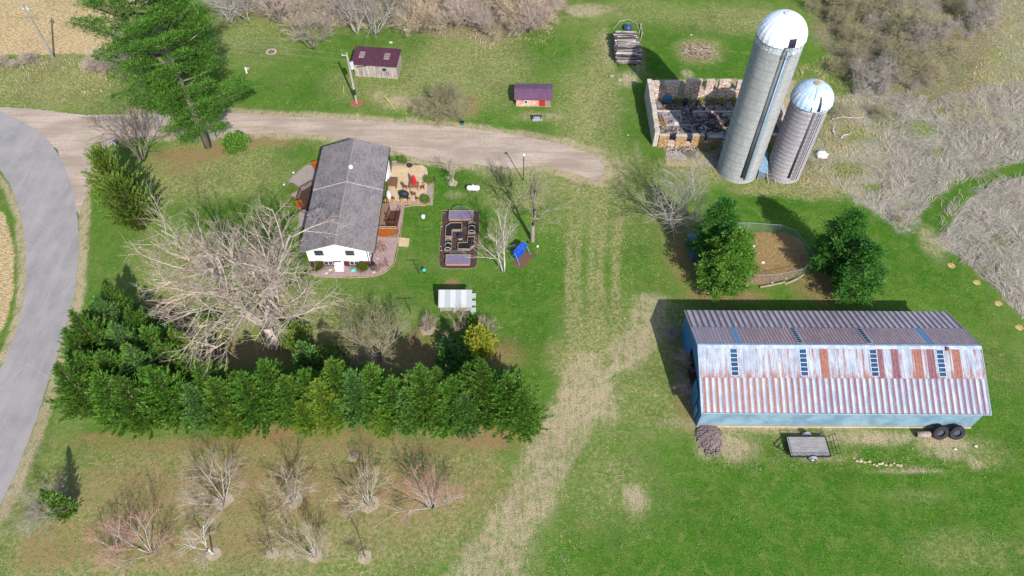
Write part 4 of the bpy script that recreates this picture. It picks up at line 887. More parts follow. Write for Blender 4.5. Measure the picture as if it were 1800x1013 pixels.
def deck():
    o = thing('deck_stairs', 'stained wooden side deck with railed stairs against the house wall', 'deck', (-18.25, 66.0))
    b = MB(); b.box(0, 1.3, 0, 5.2, 1.05, 1.15); b.box(1.3, 2.9, 0, .9, 1.05, 1.15); b.build('platform', pm('deck_boards', '#a0846a', '#8a6e56', 8, .8, stretch=(1,7,1)), o)
    b = MB()
    for x, y in ((.05,.05),(1.3,.05),(2.85,.05),(.05,5.1),(1.25,5.1),(2.85,.85),(1.25,2.5)): b.box(x-.05, x+.05, y-.05, y+.05, 0, 2.1)
    b.build('post', MWd, o)
    for y, xl in ((0.0, 2.9), (.9, 2.9)):
        b = MB(); b.box(0 if y == 0 else 1.3, xl, y-.03, y+.03, 2.05, 2.13); k = 0
        x = .2 if y == 0 else 1.45
        while x < xl: b.box(x-.02, x+.02, y-.02, y+.02, 1.15, 2.05); x += .2
        b.build('railing', MBg if y == 0 else MWd, o)
    for xx in (1.35, 2.85):
        b = MB(); n = 8
        for i in range(n):
            z = 1.0-i*.14; b.box(xx-.02, xx+.02, 1.1+i*.5, 1.14+i*.5, z, z+.95)
        b.hexa([(xx-.03,1.0,1.95),(xx+.03,1.0,1.95),(xx+.03,4.9,.95),(xx-.03,4.9,.95),(xx-.03,1.0,2.03),(xx+.03,1.0,2.03),(xx+.03,4.9,1.03),(xx-.03,4.9,1.03)]); b.build('stair_railing', MWd, o)
    b = MB()
    for i in range(7): z = 1.0-.145*i; b.box(1.4, 2.8, .95+i*.55, 1.45+i*.55, z-.05, z)
    b.build('stair_tread', MWd, o)
    # orange skirt wall facing the lawn with pickets
    b = MB(); b.add([(0,-.06,0.35),(3.0,-.06,1.0),(3.0,-.06,1.75),(0,-.06,1.75),(1.1,-.06,.05),(0,-.02,0.35),(3.0,-.02,1.0),(3.0,-.02,1.75),(0,-.02,1.75),(1.1,-.02,.05)], [(0,4,1,2,3),(8,7,6,9,5),(0,5,9,4),(4,9,6,1)]); b.build('skirt_panel', MOr, o)
    b = MB()
    for i in range(10): x = 1.5+i*.16; b.box(x-.03, x+.03, -.3, -.25, 0, .25+.075*i)
    b.box(0, 3.0, -.32, -.24, 0, .09); b.box(0,3.05,-.1,-.0,1.78,1.86); b.build('pickets', MBg, o)
deck()
def porch():
    o = thing('front_porch', 'dark brown low deck on the shaded left side of the house', 'deck', (-26.6, 72.8))
    P = [(0,-2.2),(0,2.5),(-1.6,2.6),(-3.0,1.3),(-3.2,-.8),(-2.4,-2.1)]
    b = MB(); b.prism(P, .4, .5); b.build('platform', pm('porch_boards', '#5d4036', '#4a342c', 8, .85, stretch=(8,1,1)), o)
    b = MB()
    for i in range(1, len(P)-1):
        a = Vector(P[i]); c_ = Vector(P[i+1]); n = max(2, int((c_-a).length/.18))
        for k in range(n+1):
            p = a.lerp(c_, k/n); b.box(p.x-.02, p.x+.02, p.y-.02, p.y+.02, 0, 1.3)
        b.tube([(a.x,a.y,1.32),(c_.x,c_.y,1.32)], .05, 4)
    b.build('railing', MWd, o)
    for i, (px, py, l) in enumerate(((528,365,'orange brown wooden armchair at the lower end of the porch'), (556,296,'orange brown wooden armchair at the upper end of the porch'))):
        x, y = G(px, py); x = min(x, -27.15)
        t = thing('porch_chair', l, 'chair', (x, y, 0 if i == 0 else 0), .4)
        b = MB(); b.box(-.4,.4,-.4,.4,.4,.48); b.build('seat', MOr, t)
        b = MB(); b.box(-.4,.4,.34,.42,.48,1.1); b.build('backrest', MOr, t)
        b = MB()
        for sx in (-.36,.36):
            for sy in (-.36,.36): b.box(sx-.04,sx+.04,sy-.04,sy+.04,0,.66 if sy < 0 else .46)
            b.box(sx-.07,sx+.07,-.42,.36,.66,.7)
        b.build('frame', MOr, t)
porch()
# globe shrubs
GB_ = 'globe shrubs planted around the house'
for px, py, r_, l in ((561,473,.72,'olive globe shrub at the left corner of the house front'), (638,475,.72,'olive globe shrub right of the white box at the house front'), (708,286,.62,'round green shrub at the upper edge of the patio'),
                      (754,321,.62,'round green shrub beside the black tire planter at the patio'), (748,355,.6,'round green shrub at the lower corner of the patio'), (516,338,.7,'round shrub outside the porch railing'), (514,362,.6,'round shrub below the porch, under bare branches')):
    s_ = shrub('globe_shrub', l, 'shrub', G(px, py), r_, r_*1.7, 110, ML['box'] if px < 650 and px > 530 else ML['cedar'], .13, px, r_*.75); s_['group'] = GB_
def tirep(px, py, l):
    o = thing('tire_planter', l, 'planter', G(px, py)); b = MB()
    b.lathe([(.22,.05),(.38,.0),(.45,.12),(.38,.26),(.24,.22),(.22,.05)], 18, capb=False, capt=False); b.build('tire', pm('tire_rubber', '#26242a', '#35323a', 5, .8), o, True)
    b = MB(); b.lathe([(.02,.15),(.24,.15)], 14, capb=True, capt=False); b.build('soil', pm('soil', '#5a4a42', '#473a34', 6, .95), o)
tirep(720, 292, 'black tire planter beside the round shrub at the upper patio edge'); tirep(760, 316, 'black tire planter at the right patio corner')
# patio furniture
def chair(px, py, rz, l):
    o = thing('patio_chair', l, 'chair', at(px, py, .05), rz, 'chairs around the patio table'); m = pm('chair_wood', '#8d5a48', '#754a3c', 6, .7)
    b = MB(); b.box(-.25,.25,-.25,.25,.4,.45); b.build('seat', m, o); b = MB(); b.rbox(0,.27,.75,.5,.05,.6,0,-.15); b.build('backrest', m, o)
    for sx in (-.22,.22):
        for sy in (-.22,.22): b = MB(); b.box(sx-.025,sx+.025,sy-.025,sy+.025,0,.4); b.build('leg', m, o)
chair(713,332,1.4,'brown patio chair on the left side of the table'); chair(743,333,-1.4,'brown patio chair on the right side of the table'); chair(728,345,3.14,'brown patio chair on the near side of the table')
o = thing('patio_table', 'reddish square patio table under the folded red umbrella', 'table', at(729,332,.05)); m = pm('table_top', '#a86a5a', '#925848', 6, .6)
b = MB(); b.box(-.65,.65,-.6,.6,.7,.76); b.build('tabletop', m, o)
for sx in (-.55,.55):
    for sy in (-.5,.5): b = MB(); b.box(sx-.03,sx+.03,sy-.03,sy+.03,0,.7); b.build('leg', m, o)
o = thing('patio_umbrella', 'folded red umbrella standing in the patio table', 'umbrella', at(729,330,.05))
b = MB(); b.tube([(0,0,0),(0,0,2.5)], .03, 6); b.build('pole', pm('white_trim','',None), o)
b = MB(); b.lathe([(.28,1.0),(.34,1.15),(.26,1.7),(.12,2.3),(.03,2.5)], 12, wave=lambda k: .18 if k % 2 else 0); b.build('canopy', pm('red_cloth', '#e0212c', '#c4141f', 4, .7), o)
o = thing('grill', 'black covered grill on the patio', 'grill', at(711,347,.05)); MBk = pm('black_cover', '#1c2430', '#2a3440', 3, .6)
b = MB(); b.blob(0,0,.6,.75,.5,.55,12,7,.05); b.build('cover', MBk, o, True); b = MB(); b.box(-.5,.5,-.3,.3,0,.3); b.build('cart', MBk, o)
o = thing('patio_bench', 'brown slatted wooden steps box against the house on the patio', 'bench', at(690,325,.05)); m = pm('bench_wood', '#8a6a50', '#73563f', 6, .8)
b = MB()
for i in range(7): b.box(-.65,.75,-.85+i*.26,-.64+i*.26,.5,.56)
b.build('slats', m, o); b = MB(); b.box(-.6,-.52,-.85,.9,0,.5); b.box(.6,.68,-.85,.9,0,.5); b.tube([(-.3,-.9,.6),(.3,.3,1.2)], .03, 5); b.build('frame', m, o)
o = thing('folded_umbrella', 'white folded umbrella lying against the house on the patio', 'umbrella', at(683,347,.05), .1)
b = MB(); b.tube([(0,.9,.55),(.05,.4,.5),(.1,-.3,.45),(.2,-.8,.4)], [.1,.34,.36,.1], 10); b.build('canopy', pm('white_cloth', '#f2f2f4', '#dcdde2', 3, .7), o, True); b = MB(); b.tube([(-.02,1.3,.6),(0,.8,.5)], .03, 6); b.tube([(.1,0,0),(.1,0,.3)], .1, 6); b.build('pole', MWd, o)
for i, px in enumerate((679,693,707,720,735)):
    o = thing('post_planter', 'wooden post planter in the row along the lower patio edge', 'planter', at(px, 356), 0, 'five wooden post planters along the lower patio edge')
    b = MB(); b.box(-.16,.16,-.16,.16,0,.75); b.build('box', pm('planter_wood', '#d2ab76', '#bd9460', 6, .8), o); b = MB(); b.blob(0,.0,.85,.2,.2,.16,8,5,.2,i); b.build('plant', pm('dead_plant', '#5e4a2e', '#7a6a3c', 8, .9), o)
# house front things
o = thing('storage_box', 'white slant topped box standing against the maroon wall between the basement windows', 'box', (-22.35, 60.35)); mw = pm('white_plastic', '#f4f4f6', '#e2e4e8', 2, .5)
b = MB(); b.hexa([(-.62,-.45,.1),(.62,-.45,.1),(.62,.35,.1),(-.62,.35,.1),(-.5,-.4,.75),(.5,-.4,.75),(.55,.35,1.0),(-.55,.35,1.0)]); b.build('body', mw, o); b = MB(); b.box(-.64,.64,-.5,.36,0,.1); b.build('base', pm('grey_plastic', '#8f959c', '#7a8088', 2, .6), o)
b = MB(); b.hexa([(-.56,-.47,.755),(.56,-.47,.755),(.6,.38,1.01),(-.6,.38,1.01),(-.56,-.47,.8),(.56,-.47,.8),(.6,.38,1.06),(-.6,.38,1.06)]); b.build('lid', mw, o)
o = thing('rain_barrel', 'dark grey rain barrel under the downspout at the house corner', 'barrel', at(657,473)); b = MB(); b.lathe([(.3,0),(.38,.1),(.42,.45),(.38,.85),(.28,.95)], 16); b.build('body', pm('barrel_grey', '#5c5658', '#4a4548', 4, .6), o, True); b = MB(); b.lathe([(.3,.95),(.3,1.0)], 16); b.build('lid', pm('black_cover','',None), o)
def rock(px, py, s, l, m=None, name='stone', cat='stone', grp=None):
    b = MB(); b.blob(0,0,s*.3,s,s*.75,s*.45,8,5,.2,int(px*7+py)); o = b.build(name, m or pm('white_stone', '#e6e0d6', '#cfc7ba', 5, .85), None, loc=(*G(px,py),0)); return tag(o, l, cat, grp)
rock(581,475,.33,'large white stone left of the white box at the house front'); rock(574,481,.22,'small white stone near the rock bed edging'); rock(664,455,.16,'small white stone in the wide rock bed'); rock(657,479,.2,'small white stone below the rain barrel')
o = thing('garden_ornament', 'turquoise garden ornament on the rocks at the house front', 'ornament', at(621,477)); b = MB(); b.blob(0,0,.2,.36,.26,.2,10,6,.2,3); b.build('body', pm('turquoise', '#3fc4c4', '#7fe0dc', 6, .4), o); b = MB(); b.blob(.1,.05,.42,.12,.12,.1,8,5,.1,4); b.build('head', pm('turquoise','',None), o)
for i, (px, py, l) in enumerate(((671,441,'brown dormant shrub in the upper part of the wide rock bed'), (677,468,'brown dormant shrub at the right of the wide rock bed'), (664,476,'brown dormant shrub beside the rain barrel'))):
    bare('dormant_shrub', l, 'shrub', .9 if i else 1.3, .8, 80+i, G(px, py), stems=10, bark='brown', twig='rust', kids=(6,4), twr=.014, base_r=.02)
for px, py, l in ((517,308,'white lamp post ball at the curved bed edging beside the porch'), (501,329,'white lamp post ball at the left tip of the curved bed edging')):
    o = thing('garden_lamp', l, 'lamp', at(px, py)); b = MB(); b.tube([(0,0,0),(0,0,.4)], .03, 6); b.build('post', pm('grey_plastic','',None), o); b = MB(); b.blob(0,0,.5,.16,.16,.16,10,6,0); b.build('globe', mw, o, True)
# gas tank, well cap
o = thing('gas_tank', 'white horizontal propane tank on the lawn', 'tank', at(832,336), -.02); b = MB(); b.tube([(-.95,0,.62),(-.85,0,.62),(-.7,0,.62),(.7,0,.62),(.85,0,.62),(.95,0,.62)], [.12,.3,.4,.4,.3,.12], 16); b.build('body', mw, o, True)
b = MB(); b.lathe([(.17,.98),(.17,1.14),(.12,1.18)], 12); b.build('dome', mw, o); b = MB(); b.box(-.6,-.45,-.3,.3,0,.3); b.box(.45,.6,-.3,.3,0,.3); b.build('cradle', pm('concrete', '#b5ab9d', '#9c9388', 4, .9), o)
o = thing('well_cap', 'short white well cap standing in the lawn right of the house', 'well cap', at(744,383)); b = MB(); b.lathe([(.25,0),(.25,.35)], 14); b.build('pipe', mw, o); b = MB(); b.lathe([(.3,.35),(.3,.42),(.15,.5)], 14); b.build('cap', mw, o)

# ---------------------------------------------------------------- silos
def silo(name, label, x, y, r_, h, rd, hd, m1, seed, face, big):
    o = thing(name, label, 'silo', (x, y)); rr = random.Random(seed)
    g = N(name+'_staves'); sx = g.n('ShaderNodeSeparateXYZ'); g.l(g.tc.outputs['Object'], sx.inputs[0])
    an = g.math('MULTIPLY', g.math('ARCTAN2', sx.outputs[1], sx.outputs[0]), r_); cv = g.n('ShaderNodeCombineXYZ'); g.l(an, cv.inputs[0]); g.l(sx.outputs[2], cv.inputs[1])
    br = g.n('ShaderNodeTexBrick'); br.inputs['Scale'].default_value = 1.0; br.inputs['Brick Width'].default_value = .3 if big else .62; br.inputs['Row Height'].default_value = .76 if big else .36; br.inputs['Mortar Size'].default_value = .022; br.offset = .5
    g.l(cv.outputs[0], br.inputs['Vector']); br.inputs['Color1'].default_value = C(m1[0]); br.inputs['Color2'].default_value = C(m1[1]); br.inputs['Mortar'].default_value = C(m1[2])
    c = br.outputs[0]; c = g.mix(g.ramp(g.noise(.6, 4, .65, g.mapv((1,1,.12))), .4, .62, 0, .6), c, C(m1[3])); c = g.mix(g.ramp(g.noise(2.2, 5, .8), .5, .72, 0, .55), c, C(m1[2]))
    if big:
        k = g.math('ADD', g.noise(3.0, 2, .6, g.mapv((1,1,.05))), g.math('MULTIPLY', g.math('SUBTRACT', sx.outputs[2], h-.9), .9)); c = g.mix(g.ramp(k, .52, .56), c, C('#e2e6ea'))
    g.bump(g.math('ADD', g.math('MULTIPLY', br.outputs[1], -1), g.noise(9, 3, .6)), .5, .03); g.fin(c, .9)
    b = MB(); b.lathe([(r_*1.02,-.2),(r_*1.01,.0),(r_,.15),(r_,h)], 56, capt=False); b.build('wall', g.m, o, True)
    b = MB(); z = .6
    while z < h-.3:
        vs = []; n = 56
        for q, zz in ((r_+.004,z-.02),(r_+.035,z),(r_+.004,z+.02)): vs += [(q*math.cos(2*math.pi*k/n), q*math.sin(2*math.pi*k/n), zz) for k in range(n)]
        b.add(vs, [(j*n+k, j*n+(k+1)%n, (j+1)*n+(k+1)%n, (j+1)*n+k) for j in range(2) for k in range(n)]); z += 1.52 if big else .72
    b.build('hoops', pm('hoop_steel' if big else 'hoop_rust', '#8b9098' if big else '#6d6468', '#73787f' if big else '#57505a', 6, .6), o)
    # dome
    g = N(name+'_dome'); sx = g.n('ShaderNodeSeparateXYZ'); g.l(g.tc.outputs['Object'], sx.inputs[0]); an = g.math('ARCTAN2', sx.outputs[1], sx.outputs[0])
    c = g.mix(g.ramp(g.noise(1.2, 4, .6), .35, .65), C('#eceff4' if big else '#c3d6e8', 1.3), C('#dde3ec' if big else '#a9c2dc', 1.3))
    if not big:
        st = g.n('ShaderNodeCombineXYZ'); g.l(g.math('MULTIPLY', an, 3.2), st.inputs[0]); nz = g.noise(1.6, 2, .5, st.outputs[0]); c = g.mix(g.math('MULTIPLY', g.ramp(nz, .59, .62), g.ramp(g.noise(.9,2,.5), .42, .5)), c, C('#4a3038'))
    g.fin(c, .35, .15); n = 72; b = MB(); pr = []
    for i in range(9): th = (math.pi/2)*i/9; pr.append((rd*math.cos(th), h+hd*math.sin(th)))
    pr.append((rd*.1, h+hd)); b.lathe(pr, n, capb=False, wave=lambda k: .012 if k % 3 == 0 else -.004); d_ = b.build('dome', g.m, o, False)
    b = MB(); b.lathe([(rd*.17,h+hd*.97),(rd*.17,h+hd+.08),(rd*.05,h+hd+.16)], 14); b.build('cap', pm('dome_cap' if big else 'dome_cap_tan', '#f2f2f4' if big else '#cfb78e', '#dfe0e6' if big else '#b79c74', 4, .5), d_)
    b = MB(); b.lathe([(rd*1.0,h-.08),(rd*1.015,h-.02),(rd*1.0,h+.03)], 56, capb=False, capt=False); b.build('rim', pm('rim_steel', '#7d8a9c', '#66707f', 4, .4), o)
    # skirt tabs under the dome
    b = MB()
    for k in range(40):
        a = 2*math.pi*k/40
        if False: continue
        hh = rr.uniform(.35, .7) if not big else rr.uniform(.5, 1.0); q = r_+.02
        b.add([(q*math.cos(a-.062), q*math.sin(a-.062), h-hh), (q*math.cos(a+.062), q*math.sin(a+.062), h-hh), (q*math.cos(a+.062)*1.01, q*math.sin(a+.062)*1.01, h-.03), (q*math.cos(a-.062)*1.01, q*math.sin(a-.062)*1.01, h-.03)], [(0,1,2,3)])
    b.build('skirt_tabs', pm('skirt', '#e6ebef', '#c4ccd4', 3, .5), o)
    # dome hatch
    ca, sa = math.cos(face), math.sin(face)
    def P(rad, off, z): return (rad*ca-off*sa, rad*sa+off*ca, z)
    def surf(off, z):
        t = min(1, max(0, (z-h)/hd)); rad = rd*math.sqrt(max(0, 1-t*t)); return P(math.sqrt(max(.01, rad*rad-off*off))+.03, off, z)
    zt, zb = (h+hd*.42, h+.12) if big else (h+hd*.72, h+.1); wf = .42 if big else .18; oo = .62 if big else .25
    b = MB(); vs = [surf(oo+wf*(u/2-1)*(1 if big else 1-.6*j/6), zb+(zt-zb)*j/6) for j in range(7) for u in range(5)]
    vs = [(x_*1.02, y_*1.02, z_+.05) for x_, y_, z_ in vs]; b.add(vs, [(j*5+u, j*5+u+1, j*5+u+6, j*5+u+5) for j in range(6) for u in range(4)]); b.build('hatch', pm('hatch_dark', '#141230', '#1c1a3c', 3, .6), d_)
    # chute: half pipe down the front
    rc = .24 if big else .2; b = MB(); nn = 8; za, ze_ = (1.3, h+.25) if big else (1.2, h+.1); vs = []
    for z in (za, ze_):
        for k in range(nn+1): t = -math.pi/2+math.pi*k/nn; vs.append(P(r_-.05+rc*math.cos(t), rc*math.sin(t), z))
    b.add(vs, [(k, k+1, nn+2+k, nn+1+k) for k in range(nn)]+[tuple(range(nn+1, 2*nn+2)), tuple(range(nn, -1, -1))])
    b.build('chute', pm('chute_steel' if big else 'chute_grey', '#74777a' if big else '#6c6870', '#5c6064' if big else '#55525c', 2.5, .55, stretch=(1,1,.2)), o, True)
    of = rc+.42
    b = MB()
    for s_ in (-.16, .16): b.tube([P(r_+.16, of+s_, .9), P(r_+.16, of+s_, h+.35)], .028, 5)
    z = 1.0
    while z < h+.2: b.tube([P(r_+.16, of-.16, z), P(r_+.16, of+.16, z)], .018, 4); z += .3
    b.build('ladder', pm('ladder_blue' if big else 'ladder_dark', '#8fb4d4' if big else '#4d5868', '#7aa0c2' if big else '#3f4856', 4, .4), o)
    b = MB(); b.tube([P(r_+.14, of+.42 if not big else rc+.16, 1.0), P(r_+.14, of+.42 if not big else rc+.16, h-.2)], .1 if big else .05, 7); b.build('pipe', pm('pipe_blue' if big else 'pipe_dark', '#a6c6e2' if big else '#56606e', '#8fb2d2' if big else '#454e5c', 3, .35), o, True)
    if big:
        b = MB(); p1, p2, p3, p4 = P(r_+.05, .1, h-.7), P(r_+.8, .1, h-.7), P(r_+.8, 1.3, h-.7), P(r_+.05, 1.3, h-.7)
        for a, c_ in ((p1,p2),(p2,p3),(p3,p4)): b.tube([a, c_], .035, 5); b.tube([(a[0],a[1],a[2]+1), (c_[0],c_[1],c_[2]+1)], .03, 5)
        for q in (p2, p3): b.tube([q, (q[0],q[1],q[2]+1)], .03, 5)
        for k in range(8): t = k/7; b.tube([(p1[0]+(p4[0]-p1[0])*t, p1[1]+(p4[1]-p1[1])*t, p1[2]), (p2[0]+(p3[0]-p2[0])*t, p2[1]+(p3[1]-p2[1])*t, p2[2])], .02, 4)
        b.build('platform', pm('platform_steel', '#a9b2bd', '#8d96a2', 4, .5), o)
    return o
FC = math.atan2(-79, -32.8)+.33
silo('silo', 'tall grey concrete silo with a bright white dome', 32.75, 79.0, 2.9, 22.3, 2.98, 2.9, ('#a9adb0','#bbbcb8','#868c94','#a0a09c'), 3, FC, True)
silo('silo', 'shorter pinkish grey silo with a weathered bluish dome', 39.3, 78.6, 2.5, 13.0, 2.72, 2.5, ('#b4afb6','#c6c0c4','#827e8a','#a09ca2'), 4, FC+.02, False)
# feed room between the silos
o = thing('silo_shed', 'small blue roofed lean to and ladder between the two silos', 'shed', G(1345,318)); mg = pm('lean_metal', '#8fb0cc', '#7593b0', 3, .5)
b = MB(); b.hexa([(-1.2,.3,0),(-.1,.3,0),(.2,3.4,0),(-.8,3.4,0),(-1.2,.3,1.6),(-.1,.3,1.3),(.2,3.4,2.4),(-.8,3.4,2.7)]); b.build('walls', pm('lean_wall', '#7d8b98', '#69767f', 3, .7), o)
b = MB(); b.hexa([(-1.3,.1,1.62),(.1,.1,1.3),(.4,3.5,2.45),(-.9,3.5,2.75),(-1.3,.1,1.68),(.1,.1,1.36),(.4,3.5,2.51),(-.9,3.5,2.81)]); b.build('roof', mg, o)
o = thing('leaning_ladder', 'short pale ladder leaning at the foot of the small silo', 'ladder', G(1352,319)); b = MB()
for s_ in (-.5,.5): b.tube([(s_+.3,-.4,0),(s_,2.2,1.7)], .06, 5)
b.build('rails', pm('ladder_pale', '#cfcdd0', '#b3b1b6', 4, .6), o); b = MB()
for k in range(6): t = (k+.5)/6; b.rbox(.3*(1-t), -.4+2.6*t, 1.7*t, 1.0, .18, .04)
b.build('rungs', pm('rung_tan', '#a08c86', '#8a766f', 4, .8), o)
rock(1443,275,1.0,'white bundle lying in the dry grass right of the silos', pm('white_plastic','',None), 'wrapped_bundle', 'bundle')

# ---------------------------------------------------------------- ruined stone barn
g = N('rubble_stone'); vo = g.n('ShaderNodeTexVoronoi'); vo.inputs['Scale'].default_value = 3.4; g.l(g.mapv((1,1,1.4)), vo.inputs['Vector'])
c = g.mix(g.ramp(vo.outputs[0], .25, .62), C('#d8cabc'), C('#9c8a7c')); sc_ = g.n('ShaderNodeSeparateColor'); g.l(vo.outputs[1], sc_.inputs[0]); c = g.mix(g.ramp(sc_.outputs[0], .45, .6, 0, .75), c, C('#b88068')); c = g.mix(g.ramp(sc_.outputs[1], .6, .8, 0, .8), c, C('#e6ddd2'))
c = g.mix(g.ramp(g.noise(2, 4, .7), .5, .65, 0, .6), c, C('#d9cabb')); g.bump(vo.outputs[0], .8, .06); g.fin(c, .95); MSt = g.m
MCp = pm('mortar_cap', '#dcd0c4', '#bfb2a6', 3, .95, bump=.5)
MYs = N('yellow_stone'); vo = MYs.n('ShaderNodeTexVoronoi'); vo.inputs['Scale'].default_value = 3; MYs.l(MYs.mapv((1,1,2)), vo.inputs['Vector']); MYs.bump(vo.outputs[0], .8, .06); MYs.fin(MYs.mix(MYs.ramp(vo.outputs[0], .2, .6), C('#cfb284'), C('#9a7a56')), .95); MYs = MYs.m
o = thing('stone_ruin', 'roofless ruined stone barn foundation with notched walls', 'ruin', (21.0, 84.0))
def wall_run(nm, segs, along, fix, th, m):
    w_ = MB(); cp = MB(); rr = random.Random(len(segs))
    for a, b_, h in segs:
        k = max(1, int((b_-a)/.7)); hs = [h+rr.uniform(-.1, .1) for _ in range(k+1)]
        for i in range(k):
            u0 = a+(b_-a)*i/k; u1 = a+(b_-a)*(i+1)/k
            def pt(u, t, z): return (u, fix+t, z) if along == 'x' else (fix+t, u, z)
            P_ = [pt(u0,0,-.1), pt(u1,0,-.1), pt(u1,th,-.1), pt(u0,th,-.1), pt(u0,0,hs[i]), pt(u1,0,hs[i+1]), pt(u1,th,hs[i+1]), pt(u0,th,hs[i])]
            if along == 'y': P_ = [P_[j] for j in (1,0,3,2,5,4,7,6)]
            w_.hexa(P_)
            cp.hexa([(p[0], p[1], p[2]+.004) for p in P_[4:]]+[(p[0], p[1], p[2]+.06) for p in P_[4:]])
    wo = w_.build(nm, m, o); cp.build('mortar_cap', MCp, wo)
wall_run('rear_wall', [(.7,1.95,3.2),(1.95,2.7,1.6),(2.7,5.0,3.3),(6.1,8.5,3.5),(8.5,9.2,1.7),(9.2,10.4,3.5),(10.4,11.2,1.5),(11.2,13.0,3.5),(13.0,14,1.6),(14,16.2,3.4),(16.2,17,1.6),(17,20.0,3.3)], 'x', 10.9, .6, MSt)
wall_run('left_wall', [(0,.8,2.9),(.8,1.3,2.6),(1.3,3.6,3.0),(3.6,3.9,2.4),(3.9,5.6,3.3),(5.6,8.4,3.2),(8.4,11.5,3.4)], 'y', 0, .7, MCp)
wall_run('right_wall', [(0,2.5,2.6),(2.5,4,1.8),(4,8,2.8),(8,11.4,3.2)], 'y', 19.6, .6, MSt)
wall_run('front_wall', [(.75,2.2,2.2),(3.2,4.8,2.1),(5.6,7.4,2.2),(8.1,10.0,1.9),(10.8,12.4,2.0),(13.2,15,2.4),(16,18,2.2)], 'x', -.2, .55, MYs)
wall_run('front_wall', [(2.2,3.2,.9),(4.8,5.6,.7),(7.4,8.1,.9),(10,10.8,.8),(12.4,13.2,.9),(15,16,.7)], 'x', -.15, .45, MSt)
MFl = pm('ruin_slab', '#77727e', '#b0a8ac', 1.1, .95, lo=.35, hi=.6); MFd = pm('ruin_floor', '#a09690', '#575054', 1.6, .95, bump=.7)
b = MB(); b.box(.7, 19.6, .4, 10.9, -.05, .07); b.build('floor', MFd, o)
b = MB(); b.box(.75, 5.2, 5.0, 7.4, .07, .42); b.box(7, 18, 4.8, 7.2, .07, .45); b.box(3.9, 7.2, .9, 2.2, .07, .7); b.box(8.3, 12.5, .9, 2.3, .07, .7); b.build('slab', MFl, o)
b = MB(); b.box(.75, 5.2, 7.42, 7.62, .07, .62); b.box(7, 18, 7.22, 7.45, .07, .65); b.box(.72,6.4,4.6,4.75,.07,.2); b.build('low_curb', MCp, o)
b = MB(); b.lathe([(1.15,.07),(1.15,.35),(1.02,.35),(1.02,.1)], 20, 7.4, 3.6, capb=False, capt=False); b.build('round_curb', MCp, o)
sheet('concrete_pad', GP([(1168,246),(1226,246),(1228,283),(1172,283)]), .08, pm('pad_concrete', '#9e948e', '#bdb2aa', 1.5, .95), .06, .6)
rr = random.Random(17); MDb = [pm('debris_dark', '#3a3034', '#54474a', 5, .95), pm('debris_pale', '#b8aca4', '#8d8480', 5, .95), pm('debris_wood', '#7d5c48', '#5c4234', 5, .95), pm('debris_white', '#dfdcd8', '#c2beba', 5, .9)]
for i, mm in enumerate(MDb):
    b = MB()
    for k in range(130 if i < 3 else 40):
        x, y = rr.uniform(21.9, 40), rr.uniform(84.6, 94.4)
        if rr.random() < .45: x, y = rr.uniform(28, 34), rr.uniform(86.5, 90.5)
        s_ = rr.uniform(.08, .4); b.rbox(x, y, .12+s_*.3+(.4 if 88.8 < y < 91.2 else 0), s_*(1 if i != 2 else 4), s_*.8 if i != 2 else .12, s_*.6 if i != 2 else .08, rr.random()*6.28, rr.uniform(-.3,.3), rr.uniform(-.2,.2))
    for k in range(45):
        x, y = G(rr.uniform(1170,1225), rr.uniform(238,270)); s_ = rr.uniform(.06, .25); b.rbox(x, y, .1+s_*.3, s_*(1 if i != 2 else 4), s_*.7 if i != 2 else .08, s_*.5, rr.random()*6.28)
    q = b.build('rubble', mm); tag(q, ['dark rubble scattered over the ruin floor','pale stone rubble scattered in the ruin','broken boards strewn inside the ruin','white scraps strewn inside the ruin'][i], 'rubble', None, 'stuff')
o = thing('old_stove', 'white discarded panel with dark openings lying in the ruin', 'appliance', at(1187,214,.1), .12); b = MB(); b.box(-.35,.35,-.8,.8,0,.3); b.build('body', mw, o); b = MB()
for x, y in ((-.15,.3),(.15,.3),(-.15,.6),(.15,.6)): b.box(x-.09,x+.09,y-.1,y+.1,.3,.315)
b.build('burners', pm('black_cover','',None), o)
o = thing('blue_bin', 'blue metal bin standing in the rear left of the ruin', 'bin', at(1172,182,.45)); b = MB(); b.box(-.6,.6,-.35,.35,0,.7); b.build('body', pm('bin_blue', '#2f6488', '#3f7ca4', 3, .6), o); b = MB(); b.box(-.64,.64,-.4,.4,.7,.76); b.build('lid', pm('bin_blue2', '#4a88b0', '#3c7499', 3, .6), o)
o = thing('black_barrel', 'black barrel beside the gap in the ruin curb', 'barrel', at(1203,187,.42)); b = MB(); b.lathe([(.35,0),(.38,.4),(.35,.85)], 14); b.build('body', pm('black_cover','',None), o, True); b = MB(); b.lathe([(.36,.85),(.36,.88)], 14); b.build('lid', pm('tire_rubber','',None), o)
o = thing('lumber_pile', 'leaning brown boards in the near left corner of the ruin', 'lumber', at(1163,218,.1)); mm = pm('debris_wood','',None)
for k in range(5): b = MB(); b.rbox(-.3+.16*k, .2*k*.3, .25+.06*k, .14, 2.3, .05, .35-.05*k, .12); b.build('board', mm if k % 2 else pm('board_yellow', '#c09c58', '#a88448', 5, .8), o)

